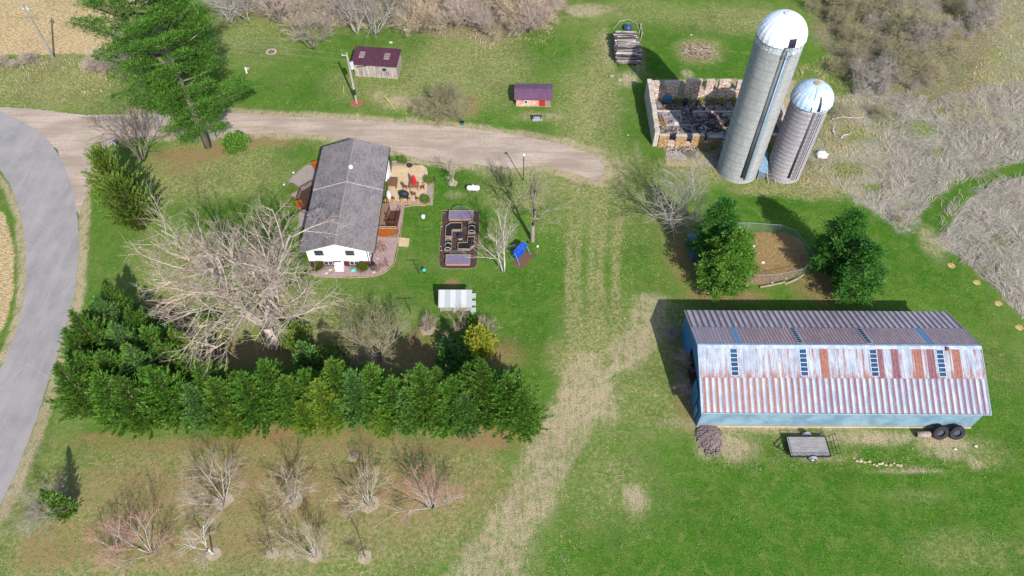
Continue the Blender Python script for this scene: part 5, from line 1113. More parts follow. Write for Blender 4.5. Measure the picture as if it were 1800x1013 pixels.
# ---------------------------------------------------------------- sheds, coop
MPb = pm('purple_roof', '#56323f', '#62394a', 1.5, .45)
def boards(name, c1, c2, c3):
    g = N(name); sx = g.mapv((1,1,.06)); n = g.noise(5.5, 2, .6, sx); c = g.mix(g.ramp(n, .4, .6), C(c1), C(c2)); n2 = g.noise(11, 1, .5, sx); c = g.mix(g.ramp(n2, .55, .62), c, C(c3)); g.bump(n2, .6, .04); g.fin(c, .95); return g.m
MBd = boards('weathered_boards', '#a59a94', '#c9bfb6', '#6a5d58')
x, y = G(625,134); x2, y2 = G(699,139); rz = math.atan2(y2-y, x2-x)
o = thing('board_shed', 'weathered board shed with a plain dark purple metal roof', 'shed', (x, y), rz); Ls = math.hypot(x2-x, y2-y); D_ = 3.6; hf, hr = 2.5, 2.9
b = MB(); b.hexa([(0,0,0),(Ls,0,0),(Ls,D_,0),(0,D_,0),(0,0,hf-.05),(Ls,0,hf-.05),(Ls,D_,hr-.05),(0,D_,hr-.05)]); b.build('wall', MBd, o)
rf = MB(); rf.hexa([(-.35,-.35,hf-.03),(Ls+.2,-.35,hf-.03),(Ls+.2,D_+.3,hr+.03),(-.35,D_+.3,hr+.03),(-.35,-.35,hf+.05),(Ls+.2,-.35,hf+.05),(Ls+.2,D_+.3,hr+.11),(-.35,D_+.3,hr+.11)]); r_ = rf.build('roof', MPb, o)
def zs(y): return hf+.052+(y+.35)/(D_+.65)*(hr-hf+.06)
for xc in (1.1, 5.2):
    for k in range(3):
        p = MB(); ya_ = 1.2+.52*k; p.hexa([(xc-.45,ya_,zs(ya_)),(xc+.45,ya_,zs(ya_)),(xc+.45,ya_+.4,zs(ya_+.4)),(xc-.45,ya_+.4,zs(ya_+.4)),(xc-.45,ya_,zs(ya_)+.03),(xc+.45,ya_,zs(ya_)+.03),(xc+.45,ya_+.4,zs(ya_+.4)+.03),(xc-.45,ya_+.4,zs(ya_+.4)+.03)]); p.build('skylight', pm('sky_tan', '#96837e', '#a89690', 3, .4), r_)
b = MB(); b.box(4.6, 5.4, -.06, -.003, 1.3, 2.0); wo = b.build('window', pm('frame_blue', '#9fb9d4', '#7f9dbc', 3, .5), o); b = MB(); b.box(4.7, 5.3, -.075, -.055, 1.4, 1.9); b.build('pane', pm('window_glass','',None), wo)
b = MB(); b.box(2.2, 5.6, -.07, -.003, 2.2, 2.32); b.box(.0,.12,-.05,-.003,0,2.4); b.box(6.4,6.5,-.05,-.003,0,2.4); b.box(Ls-.05,Ls+.05,-.04,.05,0,2.4); b.build('trim_board', pm('pale_board', '#cbc0b4', '#b0a498', 4, .8), o)
b = MB(); b.rbox(1.3,-.05,2.0,1.9,.05,.1,0,0,-.2); b.build('brace', pm('dark_board', '#4c3030', '#3c2626', 4, .8), o)
# small brick shed
x, y = G(907,187); o = thing('brick_shed', 'little red brick shed with a purple ribbed metal roof', 'shed', (x, y), -.02); Lx, Dy = 5.4, 3.1
g = N('worn_brick'); br = g.n('ShaderNodeTexBrick'); br.inputs['Scale'].default_value = 1; br.inputs['Brick Width'].default_value = .42; br.inputs['Row Height'].default_value = .2; br.inputs['Mortar Size'].default_value = .03; br.inputs['Color1'].default_value = C('#c4664e'); br.inputs['Color2'].default_value = C('#b04c3c'); br.inputs['Mortar'].default_value = C('#dcc8bc'); g.l(g.mapv((1,1,1),(math.pi/2,0,0)), br.inputs['Vector'])
g.fin(g.mix(g.ramp(g.noise(1.6, 4, .7), .42, .6, 0, .8), br.outputs[0], C('#e0cdbc')), .95)
b = MB(); b.box(0, Lx, 0, Dy, 0, 1.6); b.build('wall', g.m, o)
b = MB(); b.box(3.6, 4.6, -.05, -.003, .1, 1.3); b.build('door', pm('red_door', '#c43a34', '#ab2e2a', 3, .7), o)
b = MB(); b.box(4.7, 5.4, -.05, -.003, .1, 1.3); b.build('shutter', pm('grey_board', '#a89a94', '#8d807a', 4, .8), o)
b = MB(); b.box(1.3, 1.85, -.06, -.003, .6, 1.2); wo = b.build('window', pm('white_trim','',None), o); b = MB(); b.box(1.4, 1.75, -.075, -.055, .7, 1.1); b.build('pane', pm('window_glass','',None), wo)
rf = MB(); m1 = pm('purple_ribbed', '#6e4c68', '#7d5a78', 1.5, .45)
def zq(yy): return 2.3-.62*abs(yy-1.35)/1.85 if yy <= 1.35 else 2.3-.5*(yy-1.35)/2.0
for ya_, yb_ in ((-.5, 1.35), (1.353, 3.35)): rf.hexa([(-.3,ya_,zq(ya_)-.06),(Lx+.3,ya_,zq(ya_)-.06),(Lx+.3,yb_,zq(yb_)-.06),(-.3,yb_,zq(yb_)-.06),(-.3,ya_,zq(ya_)),(Lx+.3,ya_,zq(ya_)),(Lx+.3,yb_,zq(yb_)),(-.3,yb_,zq(yb_))])
r_ = rf.build('roof', m1, o); b = MB()
for k in range(14):
    xx = -.2+k*.445
    for ya_, yb_ in ((-.5, 1.34), (1.36, 3.35)): b.hexa([(xx,ya_,zq(ya_)+.003),(xx+.06,ya_,zq(ya_)+.003),(xx+.06,yb_,zq(yb_)+.003),(xx,yb_,zq(yb_)+.003),(xx,ya_,zq(ya_)+.05),(xx+.06,ya_,zq(ya_)+.05),(xx+.06,yb_,zq(yb_)+.05),(xx,yb_,zq(yb_)+.05)])
b.build('roof_ribs', pm('rib_purple', '#86647f', '#74546e', 2, .4), r_)
o = thing('water_trough', 'small metal trough on the grass below the brick shed', 'trough', at(944,212)); b = MB(); b.box(-.75,.75,-.3,.3,.12,.5); b.build('basin', pm('trough_metal', '#b9c2cc', '#9aa4b0', 3, .4), o); b = MB(); b.box(-.7,-.55,-.25,.35,0,.6); b.box(.5,.65,-.25,.35,0,.6); b.box(-.75,.75,.3,.4,.4,.75); b.build('frame', pm('dark_board','',None), o)
# chicken coop
x, y = G(774,549); o = thing('chicken_coop', 'small white roofed chicken coop on the lawn behind the hedge', 'coop', (x, y)); Lx, Dy = 3.85, 1.9; mgw = pm('coop_wall', '#b9b3ae', '#a29c98', 4, .8)
b = MB(); b.box(0, Lx, 0, Dy, .25, 1.3); b.build('wall', mgw, o); g = N('coop_roof'); sx = g.n('ShaderNodeSeparateXYZ'); g.l(g.tc.outputs['Object'], sx.inputs[0]); t = g.math('FRACT', g.math('MULTIPLY', sx.outputs[0], .75)); g.fin(g.mix(g.ramp(t, .45, .5, 0, .6), C('#dcdfe4', 2.3), C('#aab4b2', 2.3)), .5)
b = MB(); b.hexa([(-.15,-.25,1.35),(Lx+.15,-.25,1.35),(Lx+.15,1.75,2.25),(-.15,1.75,2.25),(-.15,-.25,1.42),(Lx+.15,-.25,1.42),(Lx+.15,1.75,2.32),(-.15,1.75,2.32)]); b.build('roof', g.m, o)
b = MB(); b.hexa([(-.1,1.755,2.2),(Lx+.1,1.755,2.2),(Lx+.1,2.25,1.5),(-.1,2.25,1.5),(-.1,1.76,2.3),(Lx+.1,1.76,2.3),(Lx+.15,2.35,1.55),(-.15,2.35,1.55)]); b.build('rear_roof', pm('coop_grey', '#a39aa2', '#8d858e', 3, .7), o)
b = MB(); b.box(-.1,Lx+.1,-.06,-.003,.9,1.3); b.box(1.6,2.05,-.25,-.065,.3,.9); b.build('nest_door', pm('coop_trim', '#cfccc6', '#b5b1ab', 4, .7), o); b = MB()
for xx in (.05, Lx-.15):
    for yy in (.05, Dy-.15): b.box(xx,xx+.1,yy,yy+.1,0,.25)
b.build('leg', mgw, o)
for px, py, s_, l in ((832,523,.4,'upper pale box right of the chicken coop'), (832,536,.38,'middle pale box right of the chicken coop'), (832,549,.5,'lower pale box right of the chicken coop')):
    o = thing('nest_box', l, 'box', at(px, py), .05, 'pale boxes beside the chicken coop'); b = MB(); b.box(-.3,.3,-.28,.28,0,s_); b.build('body', pm('box_grey', '#a9b8ac', '#8f9e93', 3, .7), o); b = MB(); b.box(-.34,.34,-.32,.32,s_,s_+.05); b.build('lid', pm('box_pale', '#cfdcd4', '#b9c8bf', 3, .6), o)

for i, (px, py) in enumerate(((1188,166),(1232,168),(1250,167),(1268,169),(1286,167),(1205,170),(1303,169))):
    sh = shrub('wall_weeds', 'yellowish weeds growing at the foot of the rear wall inside the ruin', 'weeds', G(px, py+3), .75, .8, 22, ML['lime'] if i % 2 else ML['yellow'], .16, 40+i, .25, 12); sh['group'] = 'weeds at the foot of the rear ruin wall'; sh.location.y = 94.2

#@@DETAIL
# ---------------------------------------------------------------- kitchen garden
sheet('garden_mulch', GP([(779,371),(838,371),(843,377),(841,420),(838,464),(833,472),(778,472),(772,465),(774,420)]), .04, pm('dark_mulch', '#5d4640', '#4a3836', 8, .95, bump=.8), .03, .5)
edging('garden_edging', 'thin pale edging strip around the mulched kitchen garden', [(778,370),(839,370),(844,376),(842,420),(839,465),(834,473),(777,473),(771,466),(773,420),(778,371)], .08, .06, pm('edge_green', '#a3a27e', '#8b8a66', 5, .9))
MWt = pm('weathered_timber', '#b59c8a', '#98806e', 6, .8); MSo = pm('bed_soil', '#16161e', '#24232c', 5, .95)
for (px, py, l) in ((789.5,388.5,'covered planting box at the upper end of the kitchen garden'), (784,467.5,'covered planting box at the lower end of the kitchen garden')):
    x, y = G(px, py); W_ = G(px+42, py)[0]-x; o = thing('cold_frame', l, 'planter', (x, y)); D_ = 1.35
    b = MB(); b.box(0, W_, 0, .06, 0, .42); b.box(0, W_, D_-.06, D_, 0, .55); b.box(0,.06,.061,D_-.061,0,.42); b.box(W_-.06,W_,.061,D_-.061,0,.42); b.build('box', pm('pink_timber', '#c79f8a', '#b38a76', 6, .8), o)
    b = MB(); b.hexa([(-.03,-.04,.425),(W_+.03,-.04,.425),(W_+.03,D_+.03,.56),(-.03,D_+.03,.56),(-.03,-.04,.46),(W_+.03,-.04,.46),(W_+.03,D_+.03,.6),(-.03,D_+.03,.6)]); b.build('lid', pm('purple_mesh', '#8b7f98', '#776c86', 6, .6), o)
    b = MB()
    for xx in (0, W_): b.rbox(xx, D_/2, .54, .07, D_+.12, .05, 0, .1)
    b.rbox(W_/2, D_+.02, .61, W_+.1, .06, .05); b.build('lid_frame', pm('frame_tan', '#cdb0a2', '#b79a8c', 6, .7), o)
    t = thing('wire_trellis', 'arched wire trellis behind the %s covered box of the garden' % ('upper' if py < 400 else 'lower'), 'trellis', (x+W_/2, y+D_+.15)); b = MB(); mt = pm('wire_grey', '#8fa5a0', '#78918c', 4, .5); rt = W_*.42
    b.tube([(rt*math.cos(math.pi*k/16), 0, rt*math.sin(math.pi*k/16)) for k in range(17)], .025, 4)
    for k in range(-7, 8): xx = k*rt/8; b.tube([(xx,0,0),(xx,0,math.sqrt(rt*rt-xx*xx))], .012, 3)
    for k in range(1, 5): zz = k*rt/5; q = math.sqrt(rt*rt-zz*zz); b.tube([(-q,0,zz),(q,0,zz)], .012, 3)
    b.build('wires', mt, t)
def lbed(pts, l):
    P = GP(pts); cx = sum(p[0] for p in P)/len(P); cy = sum(p[1] for p in P)/len(P); o = thing('raised_bed', l, 'planter', (cx, cy)); P = [(a-cx, c_-cy) for a, c_ in P]; b = MB(); n = len(P)
    for i in range(n):
        a = Vector((*P[i], 0)); c_ = Vector((*P[(i+1)%n], 0)); d = (c_-a); ln = d.length; m_ = (a+c_)/2; b.rbox(m_.x, m_.y, .22+.0004*i, ln+.04, .09, .44+.0008*i, math.atan2(d.y, d.x))
    b.build('timber_frame', MWt, o); b = MB(); b.prism(P, .0, .34); b.build('soil', MSo, o)
lbed([(783,419),(784,401),(793,395),(812,395),(812,407),(795,407.5),(795,419)], 'L shaped raised bed of black soil in the upper left of the garden')
lbed([(805,441),(805.5,430),(822,429.5),(822,419.5),(834.5,419.5),(834.5,434),(825,441)], 'L shaped raised bed with weeds in the lower right of the garden')
for a, c_, l in (((829,412),0,'hooped raised bed in the upper right of the garden'), ((787.5,442.5),1,'hooped raised bed in the lower left of the garden')):
    x, y = G(*a); o = thing('hoop_bed', l, 'planter', (x, y)); b = MB(); b.box(-.45,.45,0,.05,0,.35); b.box(-.45,.45,1.75,1.8,0,.35); b.box(-.45,-.4,.051,1.749,0,.35); b.box(.4,.45,.051,1.749,0,.35); b.build('timber_frame', MWt, o)
    b = MB(); b.box(-.39,.39,.06,1.74,.0,.28); b.build('soil', MSo, o)
    for yy in (.08,.9,1.7): b = MB(); b.tube([(.43*math.cos(math.pi*k/12), yy, .3+.45*math.sin(math.pi*k/12)) for k in range(13)], .04, 5); b.build('hoop', pm('hoop_white', '#ded6cc', '#c8bfb4', 4, .6), o)
o = thing('garden_urn', 'dark blue pot on a pale stone in the middle of the garden', 'pot', at(809,420)); b = MB(); b.lathe([(.15,.15),(.3,.35),(.26,.6),(.32,.68),(.22,.62)], 14, capt=True); b.build('pot', pm('pot_blue', '#2a3158', '#3c4677', 4, .3), o, True); b = MB(); b.lathe([(.3,0),(.28,.15)], 12); b.build('base', MCp, o)
for px, py in ((776,392),(777,399),(775,434),(776,441),(781,375)): rock(px, py, .13, 'small tan stone along the left edge of the kitchen garden', pm('tan_stone', '#cbb387', '#b09a70', 5, .9), grp='tan stones along the left edge of the kitchen garden')
# ---------------------------------------------------------------- swing, clothes posts, yard lamps
x, y = G(914,452); o = thing('porch_swing', 'bright blue canopied garden swing with thin metal frame', 'swing', (x, y), R(52)); mb = pm('blue_fabric', '#1748c8', '#2a64d8', 3, .6); ml = pm('frame_pale_blue', '#7fa8d8', '#6b94c6', 4, .4)
b = MB()
for sx in (-1.15, 1.15):
    b.tube([(sx,-.8,0),(sx,-.1,1.75)], .04, 6); b.tube([(sx,.8,0),(sx,.1,1.75)], .04, 6)
b.tube([(-1.2,0,1.75),(1.2,0,1.75)], .045, 6); b.build('frame', ml, o)
b = MB(); b.hexa([(-1.05,-.45,1.72),(1.05,-.45,1.72),(1.05,.35,1.84),(-1.05,.35,1.84),(-1.05,-.45,1.76),(1.05,-.45,1.76),(1.05,.35,1.89),(-1.05,.35,1.89)]); b.build('canopy', mb, o)
b = MB(); b.box(-.85,.85,-.25,.3,.5,.62); b.build('seat', mb, o); b = MB(); b.rbox(0,.36,.9,1.7,.08,.65,0,-.2); b.build('backrest', mb, o)
sheet('worn_patch', [(x+a*math.cos(.9)-c_*math.sin(.9)+.5, y+a*math.sin(.9)+c_*math.cos(.9)-.35) for a, c_ in ((-1.5,-.8),(1.4,-.8),(1.4,.7),(-1.5,.7))], .012, pm('worn_soil', '#6f5148', '#82624e', 5, .95), .08, .4)
mdk = pm('dark_steel', '#2b3a30', '#38473a', 4, .5)
for bx, by, hgt, l in ((737,483,2.1,'dark T shaped clothesline post beside the rain barrel side of the lawn'), (722,552,2.1,'dark T shaped clothesline post left of the chicken coop')):
    o = thing('clothesline_post', l, 'post', at(bx, by)); b = MB(); b.tube([(0,0,0),(0,0,hgt)], .05, 6); b.tube([(-.25,0,hgt*.55),(0,0,hgt*.2)], .02,4); b.build('post', mdk, o); b = MB(); b.tube([(-.95,0,hgt),(.95,0,hgt)], .04, 6); b.build('crossbar', mdk, o)
o = thing('gazing_ball', 'turquoise ball on a short stand beside the clothesline post', 'ornament', at(746,480)); b = MB(); b.lathe([(.12,0),(.08,.35),(.14,.4)], 10); b.build('stand', mdk, o); b = MB(); b.blob(0,0,.6,.27,.27,.25,14,9,0); b.build('ball', pm('glass_turquoise', '#3cc8bc', '#6fe0d4', 2, .15), o, True)
def lamp_post(px, py, h, l, m, rr_=.07):
    o = thing('yard_lamp', l, 'lamp post', at(px, py)); b = MB(); b.tube([(0,0,-.1),(0,0,h)], rr_, 7); b.build('pole', m, o)
    b = MB(); b.tube([(0,0,h-.1),(0,-.25,h+.05)], .03, 5); b.build('bracket', mdk, o); b = MB(); b.lathe([(.2,h-.05),(.22,h+.1),(.1,h+.22)], 12, 0, -.3); b.build('lamp_head', mw, o)
lamp_post(920, 318, 5.2, 'slim dark pole with a white lamp at the end of the driveway', pm('pole_dark', '#4a5040', '#3a4034', 5, .8))
o = thing('bird_feeder', 'white ball feeder on a thin pole right of the blue swing', 'bird feeder', at(944,455)); b = MB(); b.tube([(0,0,0),(0,0,2.4)], .025, 5); b.build('pole', mt, o); b = MB(); b.blob(0,0,2.5,.17,.17,.17,10,6,0); b.build('feeder', mw, o, True)
# ---------------------------------------------------------------- utility poles and wires
mpo = pm('pole_wood', '#c6bdae', '#a89f92', 5, .9, stretch=(1,1,.1)); mpg = pm('pole_wood_grey', '#aaa6a4', '#8b8888', 5, .9, stretch=(1,1,.1))
P1 = G(627,181); o = thing('utility_pole', 'pale utility pole with a transformer beside the board shed', 'utility pole', (*P1, 0)); b = MB(); b.tube([(0,0,-.1),(0,0,9.15)], [.19,.14], 10); b.build('pole', mpo, o)
b = MB(); b.tube([(0,-.02,1.6),(0,-.02,2.7)], .205, 10, False); b.build('metal_wrap', pm('dark_steel','',None), o)
b = MB(); b.tube([(.45,-.1,6.5),(.45,-.1,7.6)], [.3,.3], 12); b.build('transformer', pm('transformer', '#dfe6ec', '#c3ccd6', 3, .4), o); b = MB(); b.tube([(.45,-.1,7.6),(.45,-.1,7.9)], .05, 6); b.tube([(.1,0,7.0),(.3,0,7.0)], .06, 6); b.build('bushing', mdk, o)
b = MB(); b.tube([(-.75,0,8.75),(0,0,8.75)], .05, 6); b.tube([(-.7,0,8.75),(-.7,0,9.0)], .06, 6); b.build('bracket', mw, o)
b = MB(); b.lathe([(0.05,.05),(1.05,.02)], 20, capb=False, capt=False); b.v = [(x, y*.9, z) for x, y, z in b.v]; b.build('mulch_ring', pm('red_mulch', '#b8715a', '#a05e4a', 7, .95), o)
P2 = G(95,103); o = thing('utility_pole', 'bare grey utility pole leaning over the stubble field in the upper left', 'utility pole', (*P2, 0)); b = MB(); b.tube([(0,0,-.1),(0,0,9.9)], [.19,.14], 10); b.build('pole', mpg, o); b = MB(); b.tube([(-.5,0,9.2),(.5,0,9.2)], .06, 6); b.tube([(0,0,9.9),(0,0,10.15)], .05, 5); b.tube([(.3,0,8.8),(.3,0,9.5)], .12, 8); b.build('insulators', pm('transformer','',None), o)
def wire(name, l, A_, B_, sag, r_=.022):
    pts = []; 
    for k in range(25): t = k/24; pts.append((A_[0]+(B_[0]-A_[0])*t, A_[1]+(B_[1]-A_[1])*t, A_[2]+(B_[2]-A_[2])*t-4*sag*t*(1-t)))
    b = MB(); b.tube(pts, r_, 4); tag(b.build(name, pm('wire_metal', '#8f9a96', '#76827e', 3, .5)), l, 'wire')
wire('power_line', 'upper power line from the bare pole to the transformer pole', (P2[0],P2[1],10.1), (P1[0]-.7,P1[1],9.0), .9)
wire('power_line', 'lower power line from the bare pole to the transformer pole', (P2[0],P2[1],9.0), (P1[0]-.1,P1[1],7.9), 1.0)
wire('power_line', 'power line leaving the bare pole over the stubble field', (P2[0],P2[1],10.1), (P2[0]-60,P2[1]+6,10.0), .8)
def stake(px, py, h, lx, ly, l, m, r_=.05, nm='marker_post', cat='marker'):
    b = MB(); b.tube([(0,0,-.05),(lx,ly,h)], r_, 6); tag(b.build(nm, m, None, loc=(*G(px, py), 0)), l, cat)
myl = pm('yellow_plastic', '#d9d436', '#c2bd2c', 4, .5)
stake(694,192,1.5,-1.3,1.0,'yellow guy wire guard lying slanted below the board shed',myl,.05,'guy_guard','guy wire guard'); stake(604,164,1.2,.1,.5,'short yellow guy wire guard left of the transformer pole',myl,.04,'guy_guard','guy wire guard')
stake(74,143,2.2,.05,0,'thin yellow marker post in the roadside verge',pm('yellow_ochre','#c9a24a','#b08c3c',4,.6),.05); stake(45,124,1.3,-.2,.2,'thin pale stake in the roadside verge near the utility pole',mpg,.04); stake(346,20,1.6,-.3,.3,'thin pale stake at the lawn edge behind the huge pine',mpg,.05)
rock(434,122,.5,'heap of grey ash and stones in the grass right of the huge pine',pm('ash_grey','#9b8f86','#c2b8ae',7,.95),'ash_heap','ash heap'); stake(434,129,.9,-.1,.4,'white upright board standing in the ash heap',mw,.12,'white_board','board')
# road sign seen from behind
o = thing('road_sign', 'round grey back of a road sign braced with white bars beside the driveway mouth', 'road sign', at(206,264), R(-8)); b = MB(); b.tube([(0,0,0),(0,0,1.5)], .04, 6); b.build('post', mpg, o)
b = MB(); vs = [(.42*math.cos(k*.3927), -.02, 1.55+.55*math.sin(k*.3927)) for k in range(16)]; b.add(vs+[(x, .03, z) for x, _, z in vs], [tuple(range(16)), tuple(range(31,15,-1))]+[(k, 16+k, 16+(k+1)%16, (k+1)%16) for k in range(16)]); b.build('panel', pm('sign_back', '#7a8292', '#6a7282', 3, .5), o)
b = MB(); b.rbox(.1,-.06,1.55,.07,.05,1.1,0,0,-.45); b.rbox(-.2,-.06,1.5,.06,.05,.6,0,0,.4); b.build('brace', mw, o)
o = thing('mailbox', 'grey flat box leaning at the trunk of the huge white pine', 'box', at(378,246), .2); b = MB(); b.hexa([(-.3,0,0),(.3,0,0),(.3,.5,0),(-.3,.5,0),(-.3,.3,1.5),(.3,.3,1.5),(.3,.6,1.5),(-.3,.6,1.5)]); b.build('panel', pm('grey_plastic','',None), o); b = MB(); b.hexa([(-.34,.25,1.5),(.34,.25,1.5),(.34,.65,1.5),(-.34,.65,1.5),(-.3,.25,1.56),(.3,.25,1.56),(.3,.65,1.56),(-.3,.65,1.56)]); b.build('top_cover', mpg, o)
# ---------------------------------------------------------------- dog pen
top = [(1250,393),(1318,392),(1375,396),(1399,406),(1428,443),(1432,461),(1410,474),(1365,483),(1320,484),(1262,478),(1236,440)]
Hf = 1.6; W3 = [G(a, c_, Hf) for a, c_ in top]
o = thing('dog_pen', 'galvanised chain link dog pen around bare dirt between the pines', 'fence', (W3[2][0], W3[2][1])); ox, oy = W3[2]; mgv = pm('galvanised', '#b7c2cc', '#9aa6b2', 4, .4)
L3 = [(a-ox, c_-oy) for a, c_ in W3]
for i, (a, c_) in enumerate(L3): b = MB(); b.tube([(a,c_,0),(a,c_,Hf+.05)], .035, 6); b.build('post', mgv, o)
b = MB()
for i in range(len(L3)): a, c_ = L3[i], L3[(i+1)%len(L3)]; b.tube([(a[0],a[1],Hf),(c_[0],c_[1],Hf)], .025, 5)
b.build('top_rail', mgv, o)
b = MB()
for i in range(len(L3)):
    a, c_ = Vector(L3[i]), Vector(L3[(i+1)%len(L3)]); ln = (c_-a).length; n = int(ln/.22); d = (c_-a)/ln; nn = Vector((-d.y, d.x))*.006
    for k in range(-7, n):
        for sg in (0, 1):
            t0, t1 = k*.22, k*.22+Hf; z0, z1 = 0.0, Hf
            if t0 < 0: z0 = -t0; t0 = 0
            if t1 > ln: z1 = Hf-(t1-ln); t1 = ln
            if z1 <= z0: continue
            if sg: z0, z1 = Hf-z0, Hf-z1
            p, q = a+d*t0, a+d*t1; b.add([(p.x,p.y,z0-.008),(p.x,p.y,z0+.008),(q.x,q.y,z1+.008),(q.x,q.y,z1-.008)], [(0,1,2,3)])
b.build('chain_link', pm('link_wire', '#aebac4', '#96a3ae', 4, .45), o)
for pts, l in (([(1335,506),(1362,501),(1380,497)],'pale timber lying along the lower left of the dog pen'), ([(1378,501),(1400,492),(1412,484)],'weathered timber lying along the lower right of the dog pen')):
    edging('timber', l, pts, .3, .3, pm('timber_pale', '#b5a78c', '#9a8c74', 4, .85), 'timber')
for px, py, s_, l, m in ((1341,462,.25,'white and black feeding bowl on the dirt of the dog pen',mw),(1324,434,.25,'white bucket near the left edge of the dog pen dirt',mw),(1357,498,.2,'pinkish stone at the lower fence of the dog pen',MCp),(1382,490,.2,'pale stone at the lower right fence of the dog pen',MCp)): rock(px, py, s_, l, m, 'bowl' if m is mw else 'stone', 'bowl' if m is mw else 'stone')
o = thing('dog_house', 'grey blue metal shelter half hidden under the left pines', 'shed', at(1228,460), .05); b = MB(); b.box(-1.0,1.6,0,3.4,0,1.6); b.build('wall', pm('shelter_wall', '#5c7282', '#4a606f', 3, .6), o); b = MB(); b.hexa([(-1.15,-.1,1.6),(1.7,-.1,1.9),(1.7,3.5,1.9),(-1.15,3.5,1.6),(-1.15,-.1,1.66),(1.7,-.1,1.96),(1.7,3.5,1.96),(-1.15,3.5,1.66)]); b.build('roof', pm('shelter_roof', '#8ba4b4', '#7690a2', 3, .5), o)
# ---------------------------------------------------------------- woodpile
x0, y0 = G(1084,116); rr = random.Random(5); o = thing('log_pile', 'long stack of grey split logs standing on the grass', 'log pile', (x0, y0)); mlg = [pm('log_grey', '#a8a09c', '#6f6866', 4, .9, stretch=(.3,1,1)), pm('log_pale', '#ddd6d0', '#a39a96', 4, .9, stretch=(.3,1,1)), pm('log_dark', '#5d5254', '#463e40', 4, .9, stretch=(.3,1,1))]
bs = [MB(), MB(), MB()]; en = MB()
for row in range(8):
    for k in range(24-row//2):
        yy = .25+k*.30+(row % 2)*.15+row*.06; zz = .14+row*.25+rr.uniform(-.06,.08); yy += rr.uniform(-.1,.1); a = rr.gauss(0, .09); L = 3.5+rr.uniform(-.6,.5); xs_ = rr.uniform(-.3,.35); rad = rr.uniform(.08,.18)
        bi = rr.choice((0,0,1,2,1)); p, q = (xs_, yy-a*1.8, zz), (xs_+L, yy+a*1.8, zz+rr.gauss(0,.03)); bs[bi].tube([p, q], [rad, rad*.85], 7); en.lathe([(rad*.8,0)], 3, 0, 0, False, False) if False else None
for b, m, n in zip(bs, mlg, ('logs','logs','logs')): b.build(n, m, o)
b = MB(); b.tube([(.3,-.1,.05),(.3,7.6,.05)], .12, 6); b.tube([(3.1,-.1,.05),(3.1,7.6,.05)], .12, 6); b.build('skid', mlg[2], o)
o = thing('tarp_drum', 'dark blue covered drum standing at the far end of the log pile', 'drum', at(1103,51)); b = MB(); b.lathe([(.8,0),(.85,.2),(.6,.7),(.15,.95)], 12, wave=lambda k: .06*math.sin(k*2.1)); b.build('cover', pm('tarp_blue', '#2e3f5c', '#40587c', 3, .4), o, True); b = MB(); b.blob(.05,0,.98,.14,.14,.1,8,5,0); b.build('knob', pm('tarp_light', '#8fa8c8', '#7690b4', 3, .4), o)
b = MB(); pts = [(G(px, py)) for px, py in ((1078,52),(1088,41),(1103,37),(1118,42),(1126,56),(1128,66))]; b.tube([(a, c_, .08+.25*math.sin(i)) for i, (a, c_) in enumerate(pts)], .06, 5); tag(b.build('curved_pole', mpo), 'bent pale pole arching around the far end of the log pile', 'pole')
for i, (p, q, l) in enumerate((((1123,60),(1127,44),'upper pale rail leaning right of the log pile'),((1126,72),(1128,60),'lower pale rail leaning right of the log pile'),((1130,62),(1125,46),'slanted pale rail leaning right of the log pile'),((1096,133),(1112,139),'thin board lying below the log pile'))):
    b = MB(); a = G(*p); c_ = G(*q); b.tube([(*a,.06),(*c_,.35 if i < 3 else .06)], .08, 5); tag(b.build('rail', mpo), l, 'rail')
rock(1075,135,.45,'pale straw clump left of the foot of the log pile',pm('straw','#b8b88a','#9ca472',5,.95),'straw_clump','straw'); rock(1090,142,.4,'pale straw clump right below the log pile',pm('straw','',None),'straw_clump','straw')
# fire pits
def firepit(px, py, r_, l, nst=14, m=None):
    o = thing('fire_pit', l, 'fire pit', at(px, py)); b = MB(); rr = random.Random(px)
    for k in range(nst): a = 6.283*k/nst; b.blob(r_*math.cos(a), r_*math.sin(a), .08, .2, .16, .13, 7, 4, .2, k)
    b.build('stone_ring', m or pm('ring_stone', '#cdbfae', '#a89a8a', 5, .9), o); b = MB(); b.lathe([(.02,.06),(r_*.85,.03)], 14, capb=False, capt=False); b.build('ash', pm('ash', '#8d7c74', '#6f625c', 6, .95), o)
firepit(477, 92, .75, 'ring of pale stones around ash on the lawn left of the board shed')
o = thing('brush_heap', 'heap of burnt brush in the dirt circle behind the ruin', 'brush heap', at(1228,91)); b = MB(); rr = random.Random(8)
for k in range(170):
    a, q, rl = rr.random()*6.28, rr.uniform(0,1.9), rr.uniform(.4,1.4); an = rr.random()*6.28; x, y = q*math.cos(a)*1.5, q*math.sin(a); b.tube([(x,y,.05+rr.random()*.35),(x+rl*math.cos(an),y+rl*math.sin(an),.05+rr.random()*.45)], .025, 3)
b.build('sticks', TW['tan'], o); b = MB(); b.blob(0,0,0,1.9,1.3,.22,14,6,.15,2); b.build('ash', pm('ash_brown', '#7a6a58', '#5f5244', 6, .95), o)
